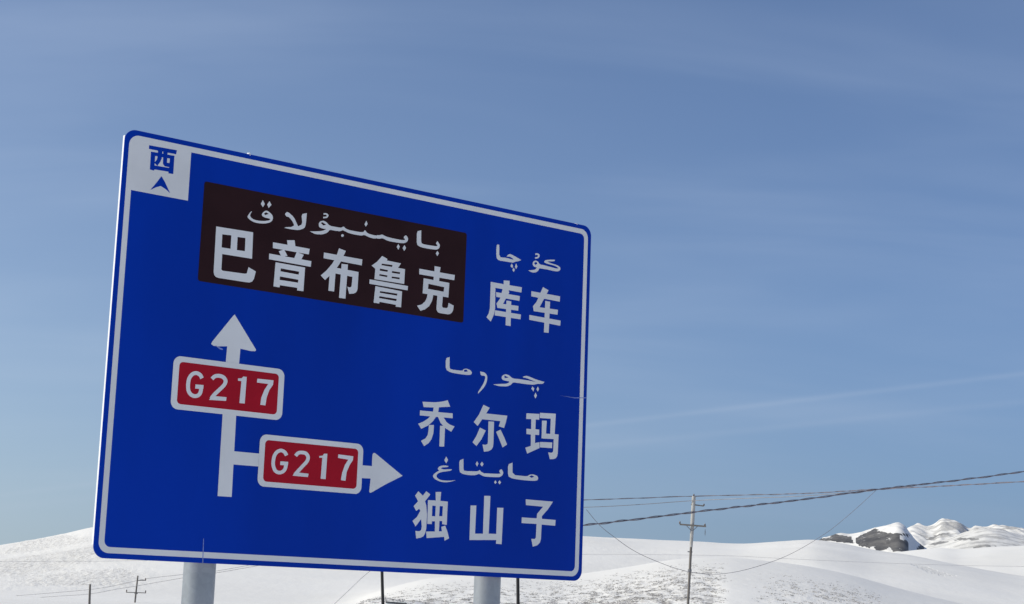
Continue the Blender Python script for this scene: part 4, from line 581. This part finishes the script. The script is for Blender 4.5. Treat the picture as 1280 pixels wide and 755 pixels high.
def cable(name,pts,rad,m,label,twist=0,group=None,n=90,seg=6,cat='cable'):
    """pts: image-surveyed points with distances; smooth hanging line through them"""
    P_=[at(*p) for p in pts]; 
    E_=[2*P_[0]-P_[1]]+P_+[2*P_[-1]-P_[-2]]; L_=[]
    k=max(2,n//(len(P_)-1))
    for i in range(len(P_)-1):
        p0,p1,p2,p3=E_[i:i+4]
        for t in np.linspace(0,1,k,endpoint=False):
            L_.append(.5*((2*p1)+(-p0+p2)*t+(2*p0-5*p1+4*p2-p3)*t*t+(-p0+3*p1-3*p2+p3)*t**3))
    L_.append(P_[-1]); o0=L_[0].copy(); L_=[p-o0 for p in L_]
    bm=bmesh.new()
    if twist:
        M_=[];s=0
        for i in range(len(L_)-1):
            for t in (0,.25,.5,.75): M_.append(L_[i].lerp(L_[i+1],t))
        M_.append(L_[-1])
        for ph in (0,math.pi):
            s=0; Q=[]
            for i,p in enumerate(M_):
                if i: s+=(p-M_[i-1]).length
                a=s*2*math.pi/twist+ph+.8*math.sin(s*.7); rr=rad*(1.15+.5*math.sin(s*.45+ph))
                tdir=(M_[min(i+1,len(M_)-1)]-M_[max(i-1,0)]).normalized(); sd_=tdir.cross(Vector((0,0,1))).normalized()
                Q.append(p+sd_*(rr*math.cos(a))+Vector((0,0,1))*(rr*math.sin(a)))
            tube(bm,Q,rad,seg)
    else: tube(bm,L_,rad,seg)
    o=from_bm(name,bm,m,None,smooth=True); o.location=o0
    tag(o,label,cat,group); return o
GC='overhead cables in front of the hills'
cable('overhead_cable',[(476.2,669.5,D2-4),(560,673,D2-2),(646.6,665.5,D2),(731,656.5,64),(800,648.5,66),(862,640.8,68),(900,636.3,69),(1000,624.8,72),(1095,612,75),(1160,604.6,77),(1220,597.5,79),(1282,589,81),(1400,571,85)],.021,CABLE,'thick twisted dark cable climbing to the right, upper of the pair at the right edge',twist=1.7,group=GC,n=260)
cable('overhead_cable',[(600,627,101),(733,624.8,100),(867.3,620.2,D1),(1000,617,96),(1095,611.6,88),(1160,608.5,84),(1220,605.3,81),(1282,601.8,78),(1400,594,74)],.016,CABLE,'dark cable over the pole top, lower one of the pair at the right edge',group=GC,n=160,twist=3.1)
cable('overhead_wire',[(600,637,101),(733,634,100.4),(800,630.6,100.2),(867.3,625.8,D1-.15),(940,622.6,98),(1000,620.2,96),(1090,613.6,89)],.020,WIRE,'thin grey wire just below the pole top cable',group=GC,n=90,cat='wire')
cable('loose_cable',[(733,637,65),(750,657,66),(770,673,67),(790,687,68),(812,698,69),(845,710.5,71),(875,717,72),(905,717,73),(940,710,74),(985,694,75),(1030,668,75),(1063,642,75),(1095,613,75)],.0095,CABLE,'loose thin cable sagging in a deep loop between the sign and the twisted cable',group=GC,n=120)
GW='thin wires on the small pole at the lower left'
cable('overhead_wire',[(-80,751,250),(0,746,240),(60,741.5,230),(111,737,222),(140,732.6,216),(182,723.6,D3),(227,718.3,204),(272,713.5,198),(340,701,190)],.028,WIRE,'upper thin wire through the small distant pole at the lower left',group=GW,cat='wire')
cable('overhead_wire',[(-80,757,250),(0,751,240),(60,746,230),(111,742.5,222),(145,736.5,216),(171,732.4,D3-.4),(227,722.6,204),(272,715.8,198),(340,704,190)],.030,WIRE,'lower thin wire through the small distant pole at the lower left',group=GW,cat='wire')
cable('stay_wire',[(476.5,703,D2-4),(455,720,D2-3),(436,738,D2-2),(418,755,D2-1),(395,778,D2)],.008,WIRE,'thin stay wire running down left from the dark pole between the posts',cat='wire')
cable('overhead_wire',[(-60,701.8,160),(0,702,160),(80,701.6,160),(160,701,160),(400,696,160),(733,693,160),(900,694.5,160),(960,697.2,160),(1050,701.5,160),(1140,705,160),(1210,707,160),(1290,708.3,160)],.010,WIRE,'faint level wire crossing low in front of the snow slopes',group=GC,cat='wire',n=60)

# low grey cabinet whose lid just shows above the bottom of the picture
Db=58
cc=at(495,752.6,Db); gzv=gz(cc.x,cc.y); cb=empty('cabinet',(cc.x,cc.y,gzv),'dark grey metal box just showing at the bottom edge beside the dark pole','box')
hb=cc.z-gzv
bm=bmesh.new(); box(bm,(0,.25,hb/2-.03),(.60,.5,hb-.06),bev=.01); from_bm('body',bm,BOXM,cb)
bm=bmesh.new(); box(bm,(0,.25,hb-.0295),(.68,.58,.055),(Vector((1,0,-.045)).normalized(),Vector((0,1,0)),Vector((.045,0,1)).normalized()),bev=.008); from_bm('lid',bm,BOXM,cb)
bm=bmesh.new(); box(bm,(0,-.006,hb/2),(.50,.012,hb*.8),bev=.003); dr=from_bm('door',bm,BOXM,cb)
bm=bmesh.new(); box(bm,(.19,-.025,hb*.5),(.02,.025,.12),bev=.004); from_bm('handle',bm,IRON,dr)
